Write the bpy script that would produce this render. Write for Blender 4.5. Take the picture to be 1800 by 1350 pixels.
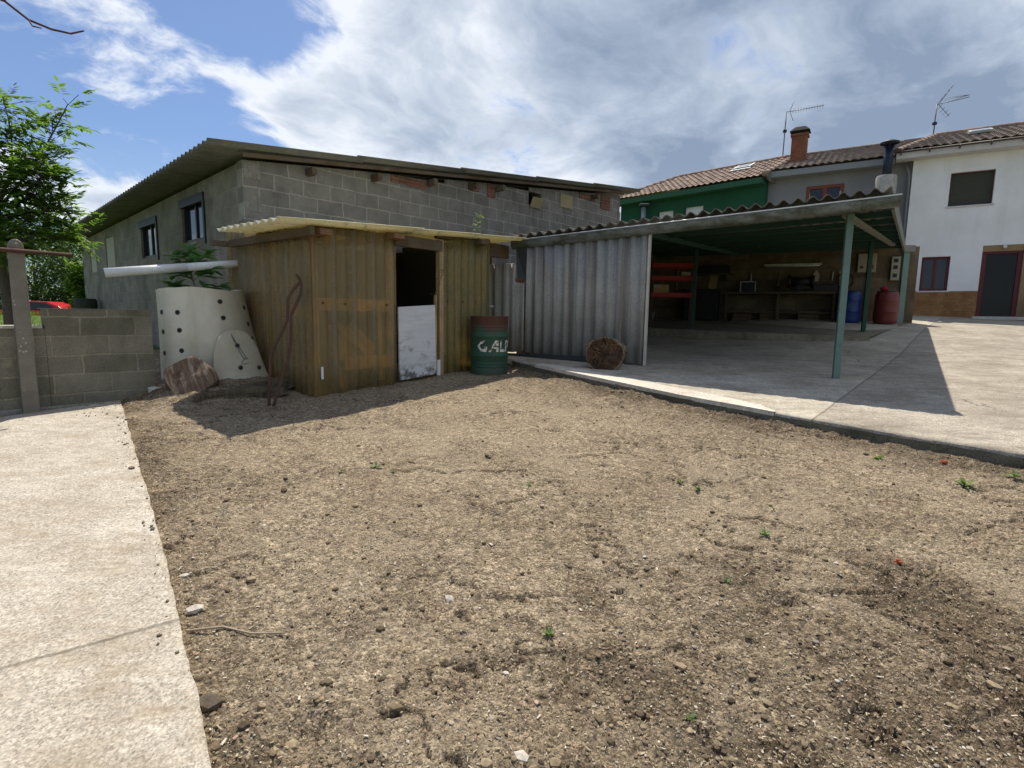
import bpy, bmesh, math, random
import numpy as np
from mathutils import Vector, Matrix
random.seed(7); rng = np.random.default_rng(7)
R = math.radians
for o in list(bpy.data.objects): bpy.data.objects.remove(o)
scn = bpy.context.scene
col = scn.collection

# ------------------------------------------------------------------ camera
pitch = math.atan(120/950.); roll = 0.015
fw = Vector((0, math.cos(pitch), -math.sin(pitch)))
r0 = Vector((1, 0, 0)); u0 = r0.cross(fw)
rv = r0*math.cos(roll)+u0*math.sin(roll); uv = rv.cross(fw)
cam = bpy.data.cameras.new('camera'); co = bpy.data.objects.new('camera', cam); col.objects.link(co)
cam.sensor_width = 36; cam.lens = 19.0; cam.clip_end = 3000; cam.clip_start = .05
M4 = Matrix((rv, uv, -fw)).transposed().to_4x4(); M4.translation = (0, 0, 1.5)
co.matrix_world = M4
scn.camera = co
scn.view_settings.view_transform = 'Standard'; scn.view_settings.look = 'None'
scn.view_settings.exposure = 0.36; scn.view_settings.gamma = 1
scn.render.resolution_x = 1024; scn.render.resolution_y = 768

# ------------------------------------------------------------------ node helpers
def nd(t, typ, ins=None, **props):
    n = t.nodes.new(typ)
    for k, v in props.items(): setattr(n, k, v)
    for k, v in (ins or {}).items():
        s = n.inputs[k]
        if isinstance(v, bpy.types.NodeSocket): t.links.new(v, s)
        else: s.default_value = v
    return n
def c4(c): return tuple(c)+(1,) if len(c) == 3 else c
def noise(t, vec, scale=5, detail=4, rough=.55, dist=0, out='Fac'):
    return nd(t, 'ShaderNodeTexNoise', {'Vector': vec, 'Scale': scale, 'Detail': detail, 'Roughness': rough, 'Distortion': dist}).outputs[out]
def voro(t, vec, scale=5, feature='F1', out='Distance', rnd=1):
    return nd(t, 'ShaderNodeTexVoronoi', {'Vector': vec, 'Scale': scale, 'Randomness': rnd}, feature=feature).outputs[out]
def ramp(t, fac, stops, interp='LINEAR'):
    n = nd(t, 'ShaderNodeValToRGB', {'Fac': fac}); cr = n.color_ramp; cr.interpolation = interp
    while len(cr.elements) < len(stops): cr.elements.new(.5)
    for e, (p, c) in zip(cr.elements, stops):
        e.position = p; e.color = c4(c) if not isinstance(c, (int, float)) else (c, c, c, 1)
    return n.outputs[0]
def mix(t, fac, a, b, blend='MIX'):
    n = t.nodes.new('ShaderNodeMix'); n.data_type = 'RGBA'; n.blend_type = blend; n.clamp_factor = True
    for i, v in ((0, fac), (6, a), (7, b)):
        s = n.inputs[i]
        if isinstance(v, bpy.types.NodeSocket): t.links.new(v, s)
        elif i == 0: s.default_value = v
        else: s.default_value = c4(v)
    return n.outputs[2]
def mth(t, op, a, b=0., c=0., clamp=False):
    n = nd(t, 'ShaderNodeMath', {0: a, 1: b, 2: c}, operation=op); n.use_clamp = clamp
    return n.outputs[0]
def vmth(t, op, a, b=(0, 0, 0), out=0):
    return nd(t, 'ShaderNodeVectorMath', {0: a, 1: b}, operation=op).outputs[out]
def sep(t, v): 
    n = nd(t, 'ShaderNodeSeparateXYZ', {0: v}); return n.outputs
def comb(t, x, y, z): return nd(t, 'ShaderNodeCombineXYZ', {0: x, 1: y, 2: z}).outputs[0]
def mapping(t, v, sc=(1, 1, 1), rot=(0, 0, 0), loc=(0, 0, 0)):
    return nd(t, 'ShaderNodeMapping', {'Vector': v, 'Scale': sc, 'Rotation': rot, 'Location': loc}).outputs[0]
def bump(t, h, strength=.5, dist=.01, normal=None):
    ins = {'Height': h, 'Strength': strength, 'Distance': dist}
    if normal is not None: ins['Normal'] = normal
    return nd(t, 'ShaderNodeBump', ins).outputs[0]
MATS = {}
def newmat(name):
    m = bpy.data.materials.new(name); m.use_nodes = True; t = m.node_tree; t.nodes.clear()
    tc = nd(t, 'ShaderNodeTexCoord').outputs['Object']
    return m, t, tc
def finish(t, color, rough=.8, normal=None, metal=0., spec=.35, alpha=None):
    ins = {'Base Color': c4(color) if isinstance(color, (tuple, list)) else color, 'Roughness': rough, 'Metallic': metal, 'Specular IOR Level': spec}
    if normal is not None: ins['Normal'] = normal
    b = nd(t, 'ShaderNodeBsdfPrincipled', ins)
    o = nd(t, 'ShaderNodeOutputMaterial'); t.links.new(b.outputs[0], o.inputs[0])
    return b

# ------------------------------------------------------------------ sky
SUN_EL = R(62); SUN_AZ = R(2)     # azimuth measured from +Y towards +X
w = bpy.data.worlds.new('World'); scn.world = w; w.use_nodes = True
t = w.node_tree; t.nodes.clear()
sky = nd(t, 'ShaderNodeTexSky', sky_type='NISHITA', sun_disc=False, sun_elevation=SUN_EL, sun_rotation=SUN_AZ)
sky.air_density = 1.0; sky.dust_density = .6; sky.ozone_density = 1.6
d = nd(t, 'ShaderNodeTexCoord').outputs['Generated']
bl = mix(t, 1.0, sky.outputs[0], (.068, .083, .106), 'MULTIPLY')
bl = mix(t, .10, bl, (.62, .70, .80))
dx, dy, dz = sep(t, d)[:3]
# clouds live on a flat layer above: project the direction onto it
zz = mth(t, 'ADD', mth(t, 'MAXIMUM', dz, 0.0), .26)
pp = comb(t, mth(t, 'DIVIDE', dx, zz), mth(t, 'DIVIDE', dy, zz), 0.)
warp = nd(t, 'ShaderNodeTexNoise', {'Vector': pp, 'Scale': 1.3, 'Detail': 4.}).outputs['Color']
pw = vmth(t, 'ADD', pp, vmth(t, 'MULTIPLY', vmth(t, 'SUBTRACT', warp, (.5, .5, .5)), (.5, .5, 0)))
pm = mapping(t, mapping(t, pw, (1, 1, 1), (0, 0, R(-52))), (.88, 1.22, 1), (0, 0, 0), (3.1, 1.7, 0))
n1 = noise(t, pm, 1.25, 12, .62, .1)
n2 = noise(t, pm, 4.5, 10, .62, .0)
den = mth(t, 'ADD', mth(t, 'ADD', mth(t, 'MULTIPLY', n1, .95), mth(t, 'MULTIPLY', n2, .50)), -.225)
def blob(vec, k, amt):
    v = Vector(vec).normalized()
    dt = vmth(t, 'DOT_PRODUCT', d, tuple(v), out='Value')
    e = mth(t, 'EXPONENT', mth(t, 'MULTIPLY', mth(t, 'SUBTRACT', dt, 1.), k))
    return mth(t, 'MULTIPLY', e, amt)
bias = mth(t, 'MULTIPLY', mth(t, 'ADD', dx, .02), .34)
bias = mth(t, 'MAXIMUM', mth(t, 'MINIMUM', bias, .20), -.03)
def pdir(px, py): return fw+rv*((px-900)/950)-uv*((py-675)/950)
# blue openings (negative) and cloud banks (positive) in the layer overhead
for px, py, k, a in [(430, 40, 130, -.11), (560, 80, 170, -.10), (110, 190, 130, -.13), (320, 235, 160, -.14), (250, 10, 200, -.05), (880, 165, 420, -.15), (0, 130, 160, -.06),
                     (60, 50, 130, .08), (200, 95, 250, .07), (330, 110, 240, .09), (480, 170, 200, .08), (640, 170, 110, .16), (780, 220, 110, .14), (520, 250, 160, .10), (330, 300, 120, .08), (700, 10, 120, .10), (240, 330, 110, .11), (60, 270, 160, .07), (1000, 60, 60, .07), (230, 150, 300, .05), (850, 70, 200, .09), (1010, 190, 160, .10), (1150, 270, 120, .12), (940, 270, 150, .08), (1250, 200, 80, .08)]:
    bias = mth(t, 'ADD', bias, blob(pdir(px, py), k, a))
den = mth(t, 'ADD', den, bias)
mask = ramp(t, den, [(.465, 0.), (.61, 1.)], 'EASE')
n3 = noise(t, mapping(t, pw, (1, 1.3, 1), (0, 0, .5), (7, 2, 0)), 1.5, 7, .55)
thick = ramp(t, den, [(.52, 0.), (.86, 1.)])
sv_ = mth(t, 'ADD', mth(t, 'ADD', mth(t, 'MULTIPLY', thick, .52), mth(t, 'MULTIPLY', n3, 1.0)), mth(t, 'MULTIPLY', dx, .22))
n4 = noise(t, mapping(t, pw, (1, 1, 1), (0, 0, -.6), (2, 9, 0)), 2.4, 9, .6, .0)
sv_ = mth(t, 'ADD', sv_, mth(t, 'ADD', mth(t, 'MULTIPLY', n2, -.38), mth(t, 'MULTIPLY', mth(t, 'SUBTRACT', n4, .5), .75)))
sv_ = mth(t, 'SUBTRACT', sv_, .05)
for px, py, k, a in [(1380, 120, 25, .12), (760, 250, 160, .12), (1000, 60, 60, .07), (1100, 200, 90, .05), (650, 190, 300, -.08), (830, 60, 300, -.05), (1250, 250, 60, .06)]:
    sv_ = mth(t, 'ADD', sv_, blob(pdir(px, py), k, a))
sh = ramp(t, sv_, [(.33, (.84, .88, .94)), (.50, (.60, .665, .76)), (.68, (.41, .485, .60)), (.90, (.25, .32, .435))])
skyc = mix(t, mth(t, 'MULTIPLY', mask, .96), bl, sh)
hz = ramp(t, dz, [(.0, 1.), (.10, .55), (.26, 0.)])
skyc = mix(t, mth(t, 'MULTIPLY', hz, .45), skyc, (.58, .68, .80))
bg = nd(t, 'ShaderNodeBackground', {'Color': skyc, 'Strength': .86})
ow = nd(t, 'ShaderNodeOutputWorld'); t.links.new(bg.outputs[0], ow.inputs[0])
sl = bpy.data.lights.new('sun', 'SUN'); sl.energy = 4.6; sl.angle = R(.6); sl.color = (1, .93, .81)
so = bpy.data.objects.new('sun', sl); col.objects.link(so)
sd = Vector((math.sin(SUN_AZ)*math.cos(SUN_EL), math.cos(SUN_AZ)*math.cos(SUN_EL), math.sin(SUN_EL)))
so.rotation_euler = sd.to_track_quat('Z', 'Y').to_euler(); so.location = (0, 0, 30)

# ------------------------------------------------------------------ terrain and noise
def sm(a, b, x):
    q = np.clip((np.asarray(x, float)-a)/(b-a), 0, 1); return q*q*(3-2*q)
def G(x, y):
    x = np.asarray(x, float); y = np.asarray(y, float)
    yy = np.where(y < 16, y, 16+8*np.tanh((y-16)/8.))
    yy = np.where(yy > -6, yy, -6+3*np.tanh((yy+6)/3.))
    left = sm(-9, -13, x)*sm(18.5, 22, y)
    return .076*yy+.20*sm(9, 14, y)*sm(5.2, 8.5, x)-left*np.maximum(.076*yy-.72, 0)
def _h(ix, iy, s):
    n = (ix.astype(np.int64)*374761393+iy.astype(np.int64)*668265263+s*1274126177) & 0xffffffff
    n = ((n ^ (n >> 13))*1103515245) & 0xffffffff
    n = ((n ^ (n >> 16))*2246822519) & 0xffffffff
    return ((n ^ (n >> 15)) & 0xffffff)/float(0xffffff)
def vn(x, y, s=0):
    ix = np.floor(x); iy = np.floor(y); fx = x-ix; fy = y-iy
    fx = fx*fx*fx*(fx*(fx*6-15)+10); fy = fy*fy*fy*(fy*(fy*6-15)+10)
    a = _h(ix, iy, s); b = _h(ix+1, iy, s); c = _h(ix, iy+1, s); e = _h(ix+1, iy+1, s)
    return (a*(1-fx)+b*fx)*(1-fy)+(c*(1-fx)+e*fx)*fy
def fbm(x, y, s=0, o=4, g=.5):
    v = 0; a = 1; tot = 0
    for i in range(o):
        v = v+a*vn(x*2**i+17.3*i, y*2**i+9.1*i, s+i); tot += a; a *= g
    return v/tot
def worley(x, y, s=0):
    ix = np.floor(x); iy = np.floor(y); d1 = np.full(x.shape, 9.); d2 = d1.copy()
    for i in (-1, 0, 1):
        for j in (-1, 0, 1):
            cx = ix+i; cy = iy+j
            q = np.hypot(cx+_h(cx, cy, s)-x, cy+_h(cx, cy, s+5)-y)
            d2 = np.where(q < d1, d1, np.minimum(d2, q)); d1 = np.minimum(d1, q)
    return d1, d2
MOUND = (-3.75, 6.75)
PATH_A = np.array((-4.36, 5.96)); PATH_B = np.array((-.55, 1.01))
def path_dist(x, y):      # signed distance from the path's edge, + on the soil
    dd = (PATH_B-PATH_A); dd = dd/np.hypot(*dd)
    return -(dd[0]*(y-PATH_A[1])-dd[1]*(x-PATH_A[0]))*-1
KERB = [(-.25, 9.2), (.0, 8.80), (.811, 7.70), (1.994, 6.243), (2.876, 5.377), (3.562, 4.735), (4.146, 4.269), (5.2, 3.5), (8.0, 1.6), (12., -1.0)]
def kerb_dist(x, y):
    best = np.full(np.shape(x), 1e9)
    for (ax, ay), (bx, by) in zip(KERB[:-1], KERB[1:]):
        ex, ey = bx-ax, by-ay; L2 = ex*ex+ey*ey
        q = np.clip(((x-ax)*ex+(y-ay)*ey)/L2, 0, 1)
        best = np.minimum(best, np.hypot(x-ax-q*ex, y-ay-q*ey))
    return best
def soil_masks(x, y):
    kd = kerb_dist(x, y); pd = np.abs(path_dist(x, y))
    rough = .35*sm(.40, .68, fbm(x*1.6, y*1.6, 3, 5, .62))
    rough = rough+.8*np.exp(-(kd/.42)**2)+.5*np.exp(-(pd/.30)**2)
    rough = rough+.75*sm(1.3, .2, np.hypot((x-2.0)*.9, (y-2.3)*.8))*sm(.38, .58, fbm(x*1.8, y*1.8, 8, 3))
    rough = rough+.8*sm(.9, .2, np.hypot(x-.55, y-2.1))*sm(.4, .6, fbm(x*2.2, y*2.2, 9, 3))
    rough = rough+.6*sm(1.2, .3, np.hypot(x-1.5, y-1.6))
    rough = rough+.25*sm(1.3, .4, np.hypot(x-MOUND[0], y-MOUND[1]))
    return np.clip(rough, 0, 1)
def soil(x, y, full=False):
    rough = soil_masks(x, y)
    h = .06*(fbm(x*.55, y*.55, 21, 3)-.5)+.04*(fbm(x*2.1, y*2.1, 31, 4)-.5)
    f = fbm(x*8, y*8, 41, 5, .62)-.5
    h = h+.046*f*(.45+.9*rough)
    d1, d2 = worley(x*19+2.5*f, y*19+2*f, 50)                     # clods
    pick = sm(.50, .78, fbm(x*5, y*5, 60, 2))
    cl = np.clip(.5-d1, 0, 1)*pick
    h = h+.034*cl*(.35+rough)
    e1, e2 = worley(x*46+3*f, y*46, 70)
    p2 = sm(.45, .75, fbm(x*13, y*13, 66, 2))
    cr = np.clip(.45-e1, 0, 1)*p2
    h = h+.022*cr*(.7+.8*rough)
    fine = fbm(x*85, y*85, 75, 3, .6)-.5
    h = h+.011*fine*(.8+.6*rough)
    rg = np.abs(fbm(x*1.9+3, y*2.6, 80, 5, .55)-.5)            # thin meandering drying cracks
    crack = sm(.012, .002, rg)*sm(.53, .62, fbm(x*1.1+5, y*1.1, 110, 3))
    crust = fbm(x*1.9+3, y*2.6, 80, 5, .55)
    h = h-.020*crack+.012*sm(.49, .505, crust)*sm(.5, .6, fbm(x*1.1+5, y*1.1, 110, 3))
    for hx, hy, hr, hd in [(1.29, 2.45, .06, .06), (-.67, 1.66, .07, .07), (-.05, 2.0, .05, .03), (.62, 2.2, .06, .03), (1.63, 1.64, .10, .05), (-.3, 3.59, .035, .04), (.38, 1.92, .05, .04)]:
        h = h-hd*np.exp(-(np.hypot(x-hx, y-hy)/hr)**2)
    md = np.hypot((x-MOUND[0])*1.0, (y-MOUND[1])*.95)
    h = h+.20*sm(1.15, .25, md)*(1+.5*(fbm(x*4, y*4, 120, 3)-.5))
    edge = sm(-.02, .10, path_dist(x, y))
    h = h+.045*sm(.22, .0, kerb_dist(x, y))
    h = h-.012
    if full: return G(x, y)+h, rough, crack, np.clip(1.4*cl+1.2*cr, 0, 1)*(.3+.7*rough)
    return G(x, y)+h
def sz(x, y): return float(soil(np.array([x]), np.array([y]))[0])
def gz(x, y): return float(G(x, y))

# ------------------------------------------------------------------ mesh builder and tagging
class MB:
    def __init__(s): s.v = []; s.f = []
    def quad(s, *p):
        i = len(s.v); s.v += [tuple(q) for q in p]; s.f.append(tuple(range(i, i+len(p))))
    poly = quad
    def box(s, x0, x1, y0, y1, z0, z1, M=None):
        p = [(x, y, z) for z in (z0, z1) for y in (y0, y1) for x in (x0, x1)]
        if M is not None: p = [tuple(M @ Vector(q)) for q in p]
        i = len(s.v); s.v += p
        for f in ((0, 2, 3, 1), (4, 5, 7, 6), (0, 1, 5, 4), (2, 6, 7, 3), (0, 4, 6, 2), (1, 3, 7, 5)): s.f.append(tuple(i+k for k in f))
    def bar(s, a, b, wx, wz, up=(0, 0, 1)):
        a = Vector(a); b = Vector(b); dirv = (b-a); L = dirv.length; dirv.normalize()
        u = Vector(up); sdv = dirv.cross(u)
        if sdv.length < 1e-4: sdv = dirv.cross(Vector((0, 1, 0)))
        sdv.normalize(); u = sdv.cross(dirv)
        M = Matrix((dirv, sdv, u)).transposed().to_4x4(); M.translation = a
        s.box(0, L, -wx/2, wx/2, -wz/2, wz/2, M)
    def tube(s, path, r, n=10, cap=True, r1=None):
        P = [Vector(p) for p in path]; N = len(P); i0 = len(s.v)
        pr = None
        for k in range(N):
            tg = (P[min(k+1, N-1)]-P[max(k-1, 0)]).normalized()
            if pr is None:
                a = tg.cross(Vector((0, 0, 1)))
                if a.length < 1e-3: a = tg.cross(Vector((1, 0, 0)))
            else: a = pr-tg*pr.dot(tg)
            a.normalize(); pr = a; b = tg.cross(a)
            rr = r if r1 is None else r+(r1-r)*k/(N-1)
            if isinstance(r, (list, tuple)): rr = r[k]
            for j in range(n):
                an = 2*math.pi*j/n; s.v.append(tuple(P[k]+a*rr*math.cos(an)+b*rr*math.sin(an)))
        for k in range(N-1):
            for j in range(n):
                s.f.append((i0+k*n+j, i0+k*n+(j+1) % n, i0+(k+1)*n+(j+1) % n, i0+(k+1)*n+j))
        if cap:
            s.f.append(tuple(i0+j for j in range(n))[::-1]); s.f.append(tuple(i0+(N-1)*n+j for j in range(n)))
    def lathe(s, prof, c=(0, 0, 0), n=32, cap=True):
        i0 = len(s.v); N = len(prof)
        for r, z in prof:
            for j in range(n):
                a = 2*math.pi*j/n; s.v.append((c[0]+r*math.cos(a), c[1]+r*math.sin(a), c[2]+z))
        for k in range(N-1):
            for j in range(n):
                s.f.append((i0+k*n+j, i0+k*n+(j+1) % n, i0+(k+1)*n+(j+1) % n, i0+(k+1)*n+j))
        if cap:
            s.f.append(tuple(i0+j for j in range(n))[::-1]); s.f.append(tuple(i0+(N-1)*n+j for j in range(n)))
    def grid(s, fn, us, vs):
        i0 = len(s.v); nu, nv = len(us), len(vs)
        for u in us:
            for v in vs: s.v.append(tuple(fn(u, v)))
        for a in range(nu-1):
            for b in range(nv-1):
                k = i0+a*nv+b; s.f.append((k, k+nv, k+nv+1, k+1))
    def wall(s, x0, x1, z0, z1, holes, y0, y1, top=None, step=None):
        # a wall in the local xz plane from y0 (front) to y1 (back) with rectangular holes; z1 may be a function of x
        zt = z1 if callable(z1) else (lambda x: z1)
        xs = sorted({x0, x1, *[h[0] for h in holes], *[h[1] for h in holes]})
        zs = sorted({z0, *[h[2] for h in holes], *[h[3] for h in holes]})
        if step: xs = sorted(set(xs) | set(np.arange(x0+step, x1, step)))
        for a, b in zip(xs[:-1], xs[1:]):
            for k in range(len(zs)):
                za = zs[k]; last = k == len(zs)-1
                zb = None if last else zs[k+1]
                cx = (a+b)/2; cz = (za+(zt(cx) if last else zb))/2
                if any(h[0] < cx < h[1] and h[2] < cz < h[3] for h in holes): continue
                t0 = zt(a) if last else min(zb, zt(a)); t1 = zt(b) if last else min(zb, zt(b))
                if min(t0, t1) <= za: continue
                s.quad((a, y0, za), (b, y0, za), (b, y0, t1), (a, y0, t0))
                s.quad((b, y1, za), (a, y1, za), (a, y1, t0), (b, y1, t1))
            s.quad((a, y0, zt(a)), (b, y0, zt(b)), (b, y1, zt(b)), (a, y1, zt(a)))
        s.quad((x0, y1, z0), (x0, y0, z0), (x0, y0, zt(x0)), (x0, y1, zt(x0)))
        s.quad((x1, y0, z0), (x1, y1, z0), (x1, y1, zt(x1)), (x1, y0, zt(x1)))
        for h in holes:
            a, b, c, e = h[:4]
            s.quad((a, y0, c), (a, y0, e), (a, y1, e), (a, y1, c)); s.quad((b, y0, e), (b, y0, c), (b, y1, c), (b, y1, e))
            s.quad((a, y0, c), (a, y1, c), (b, y1, c), (b, y0, c)); s.quad((a, y1, e), (a, y0, e), (b, y0, e), (b, y1, e))
    def build(s, name, m, parent=None, smooth=False, bevel=0, solid=0, recalc=False):
        me = bpy.data.meshes.new(name); me.from_pydata(s.v, [], s.f); me.update()
        if recalc:
            bm = bmesh.new(); bm.from_mesh(me); bmesh.ops.recalc_face_normals(bm, faces=bm.faces); bm.to_mesh(me); bm.free()
        o = bpy.data.objects.new(name, me); col.objects.link(o)
        if m: me.materials.append(m)
        if smooth:
            me.shade_smooth()
        if parent: o.parent = parent
        if solid:
            md = o.modifiers.new('thickness', 'SOLIDIFY'); md.thickness = solid; md.offset = 0
        if bevel:
            md = o.modifiers.new('bevel', 'BEVEL'); md.width = bevel; md.segments = 2; md.limit_method = 'ANGLE'
        return o
def tag(o, label, cat, group=None):
    o['label'] = label; o['category'] = cat
    if group: o['group'] = group
    return o
def thing(name, label, cat, loc=(0, 0, 0), rz=0, group=None):
    o = bpy.data.objects.new(name, None); col.objects.link(o); o.empty_display_size = .1
    o.location = loc; o.rotation_euler = (0, 0, rz); return tag(o, label, cat, group)
def struct(o, kind='structure'): o['kind'] = kind; return o
def lab(o, s): o['label'] = s; return o
def copy_tree(o, parent=None):
    c = o.copy(); col.objects.link(c); c.parent = parent
    for ch in list(o.children): copy_tree(ch, c)
    return c
def ang(D): return math.atan2(D[1], D[0])
def smoothang(o, a=40):
    o.data.shade_smooth()
    md = o.modifiers.new('edges', 'EDGE_SPLIT'); md.split_angle = R(a); return o

# ------------------------------------------------------------------ materials
def m_block(name, axis='x', bw=.5, bh=.24, c1=(.235, .225, .21), c2=(.175, .168, .16), mort=(.30, .285, .26), stain=(.07, .062, .05), stain_amt=.6, zoff=0., xoff=0., ms=.012, green=0., smear=.3):
    m, t, tc = newmat(name); x, y, z = sep(t, tc)[:3]
    a = x if axis == 'x' else y
    v = comb(t, mth(t, 'ADD', a, xoff), mth(t, 'ADD', z, zoff), 0.)
    wob = nd(t, 'ShaderNodeTexNoise', {'Vector': v, 'Scale': 3.2, 'Detail': 5.}).outputs['Color']
    v2 = vmth(t, 'ADD', v, vmth(t, 'MULTIPLY', vmth(t, 'SUBTRACT', wob, (.5, .5, .5)), (.065, .052, 0)))
    br = nd(t, 'ShaderNodeTexBrick', {'Vector': v2, 'Color1': c4(c1), 'Color2': c4(c2), 'Mortar': c4(mort), 'Scale': 1., 'Mortar Size': ms, 'Mortar Smooth': .35, 'Bias': -.1, 'Brick Width': bw, 'Row Height': bh})
    n = noise(t, tc, 3.1, 8, .65); f = noise(t, tc, 60, 3, .6); g = noise(t, tc, 14, 5, .6)
    c = mix(t, 1., br.outputs[0], ramp(t, n, [(.25, .62), (.75, 1.25)]), 'MULTIPLY')
    c = mix(t, 1., c, ramp(t, f, [(.25, .72), (.75, 1.22)]), 'MULTIPLY')
    big = noise(t, mapping(t, tc, (.7, .7, .35)), 1.7, 5, .6)
    c = mix(t, mth(t, 'MULTIPLY', ramp(t, big, [(.48, 0.), (.68, 1.)]), stain_amt), c, mix(t, .55, c, stain))
    spots = ramp(t, noise(t, tc, 6, 6, .7), [(.62, 0.), (.72, 1.)])
    c = mix(t, mth(t, 'MULTIPLY', spots, .55), c, stain)
    pal = ramp(t, noise(t, mapping(t, tc, (1, 1, 1), (0, 0, 0), (4, 4, 4)), 5, 6, .7), [(.60, 0.), (.70, 1.)])
    c = mix(t, mth(t, 'MULTIPLY', pal, smear), c, mort)
    if green: c = mix(t, mth(t, 'MULTIPLY', ramp(t, big, [(.35, 0.), (.6, 1.)]), green), c, (.085, .088, .045))
    hgt = mth(t, 'ADD', mth(t, 'MULTIPLY', br.outputs['Fac'], -.8), mth(t, 'ADD', mth(t, 'MULTIPLY', f, .55), mth(t, 'MULTIPLY', g, .6)))
    finish(t, c, .95, bump(t, hgt, .85, .012), spec=.15); return m
def m_conc(name, c1, c2, grain=1., streak=.0, ax=(1, 6, 1), rot=0., dark=(.12, .10, .075), crack=True, joint=None):
    m, t, tc = newmat(name)
    n = noise(t, tc, 1.3, 8, .62); f = noise(t, tc, 70*grain, 5, .75)
    v = voro(t, tc, 95*grain)
    c = mix(t, ramp(t, n, [(.32, 0.), (.68, 1.)]), c2, c1)
    c = mix(t, 1., c, ramp(t, f, [(.3, .60), (.7, 1.30)]), 'MULTIPLY')
    md_ = noise(t, mapping(t, tc, (1, 1.6, 1), (0, 0, rot)), 9, 9, .76)
    c = mix(t, 1., c, ramp(t, md_, [(.32, .76), (.66, 1.16)]), 'MULTIPLY')
    spk = ramp(t, voro(t, tc, 150*grain, out='Color'), [(.0, .48), (.4, .98), (1., 1.36)])
    c = mix(t, .9, c, mix(t, 1., c, spk, 'MULTIPLY'))
    pit = ramp(t, noise(t, tc, 80*grain, 5, .78), [(.55, 0.), (.62, 1.)])
    c = mix(t, mth(t, 'MULTIPLY', pit, .55), c, dark)
    blot = noise(t, mapping(t, tc, (1, 1.7, 1), (0, 0, rot), (5, 3, 0)), 1.6, 10, .72, .6)
    c = mix(t, mth(t, 'MULTIPLY', ramp(t, blot, [(.55, 0.), (.63, 1.)]), .38), c, dark)
    c = mix(t, mth(t, 'MULTIPLY', ramp(t, blot, [(.34, 1.), (.44, 0.)]), .3), c, tuple(min(.8, q*1.25) for q in c1))
    st = noise(t, mapping(t, tc, ax, (0, 0, rot)), 2.2, 7, .68)
    c = mix(t, mth(t, 'MULTIPLY', ramp(t, st, [(.50, 0.), (.70, 1.)]), streak), c, dark)
    h = mth(t, 'ADD', mth(t, 'MULTIPLY', f, .9), mth(t, 'MULTIPLY', v, .5))
    h = mth(t, 'SUBTRACT', h, mth(t, 'MULTIPLY', pit, .6))
    if crack:
        wv = vmth(t, 'ADD', tc, vmth(t, 'MULTIPLY', nd(t, 'ShaderNodeTexNoise', {'Vector': tc, 'Scale': 3.5, 'Detail': 5.}).outputs['Color'], (.5, .5, 0)))
        ed = voro(t, wv, .32, 'DISTANCE_TO_EDGE')
        ck = mth(t, 'MULTIPLY', ramp(t, ed, [(.0, 1.), (.004, 0.)]), ramp(t, noise(t, tc, .8, 2), [(.5, 0.), (.58, 1.)]))
        c = mix(t, mth(t, 'MULTIPLY', ck, .8), c, (.05, .045, .04)); h = mth(t, 'SUBTRACT', h, ck)
    if joint:
        (ax_, ay_), (bx_, by_), dkn = joint; L_n = math.hypot(bx_-ax_, by_-ay_); X_, Y_ = sep(t, tc)[:2]
        dd = mth(t, 'ADD', mth(t, 'MULTIPLY', X_, (by_-ay_)/L_n), mth(t, 'MULTIPLY', Y_, -(bx_-ax_)/L_n)); dd = mth(t, 'SUBTRACT', dd, (ax_*(by_-ay_)-ay_*(bx_-ax_))/L_n)
        dd = mth(t, 'ADD', dd, mth(t, 'MULTIPLY', mth(t, 'SUBTRACT', n, .5), .06))
        side = ramp(t, mth(t, 'ADD', dd, .5), [(.495, 0.), (.505, 1.)]); far = ramp(t, mth(t, 'MULTIPLY', Y_, .1), [(1.0, 1.), (1.25, 0.)])
        c = mix(t, mth(t, 'MULTIPLY', side, far), c, mix(t, 1., c, (dkn, dkn, dkn), 'MULTIPLY'))
        ln = ramp(t, mth(t, 'ABSOLUTE', dd), [(.006, 1.), (.016, 0.)]); c = mix(t, mth(t, 'MULTIPLY', ln, .6), c, (.09, .08, .06))
    finish(t, c, .93, bump(t, h, .45, .005), spec=.2); return m
def m_corr(name, c1, c2, stain, amt=.5, lich=None, zs=.25, ax='z', sc=1., trans=0.):
    m, t, tc = newmat(name)
    s = {'z': (7, 7, zs), 'x': (zs, 7, 7), 'y': (7, zs, 7)}[ax]
    st = noise(t, mapping(t, tc, s), 1.6*sc, 7, .65); f = noise(t, tc, 45, 5, .7); b = noise(t, tc, 2.2, 6, .65)
    c = mix(t, ramp(t, b, [(.3, 0.), (.7, 1.)]), c1, c2)
    c = mix(t, 1., c, ramp(t, f, [(.25, .7), (.75, 1.25)]), 'MULTIPLY')
    c = mix(t, mth(t, 'MULTIPLY', ramp(t, st, [(.47, 0.), (.68, 1.)]), amt), c, stain)
    if lich: c = mix(t, ramp(t, noise(t, tc, 9, 7, .72), [(.55, 0.), (.66, .8)]), c, lich)
    finish(t, c, .9, bump(t, mth(t, 'ADD', f, st), .35, .004), spec=.2); return m
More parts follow.
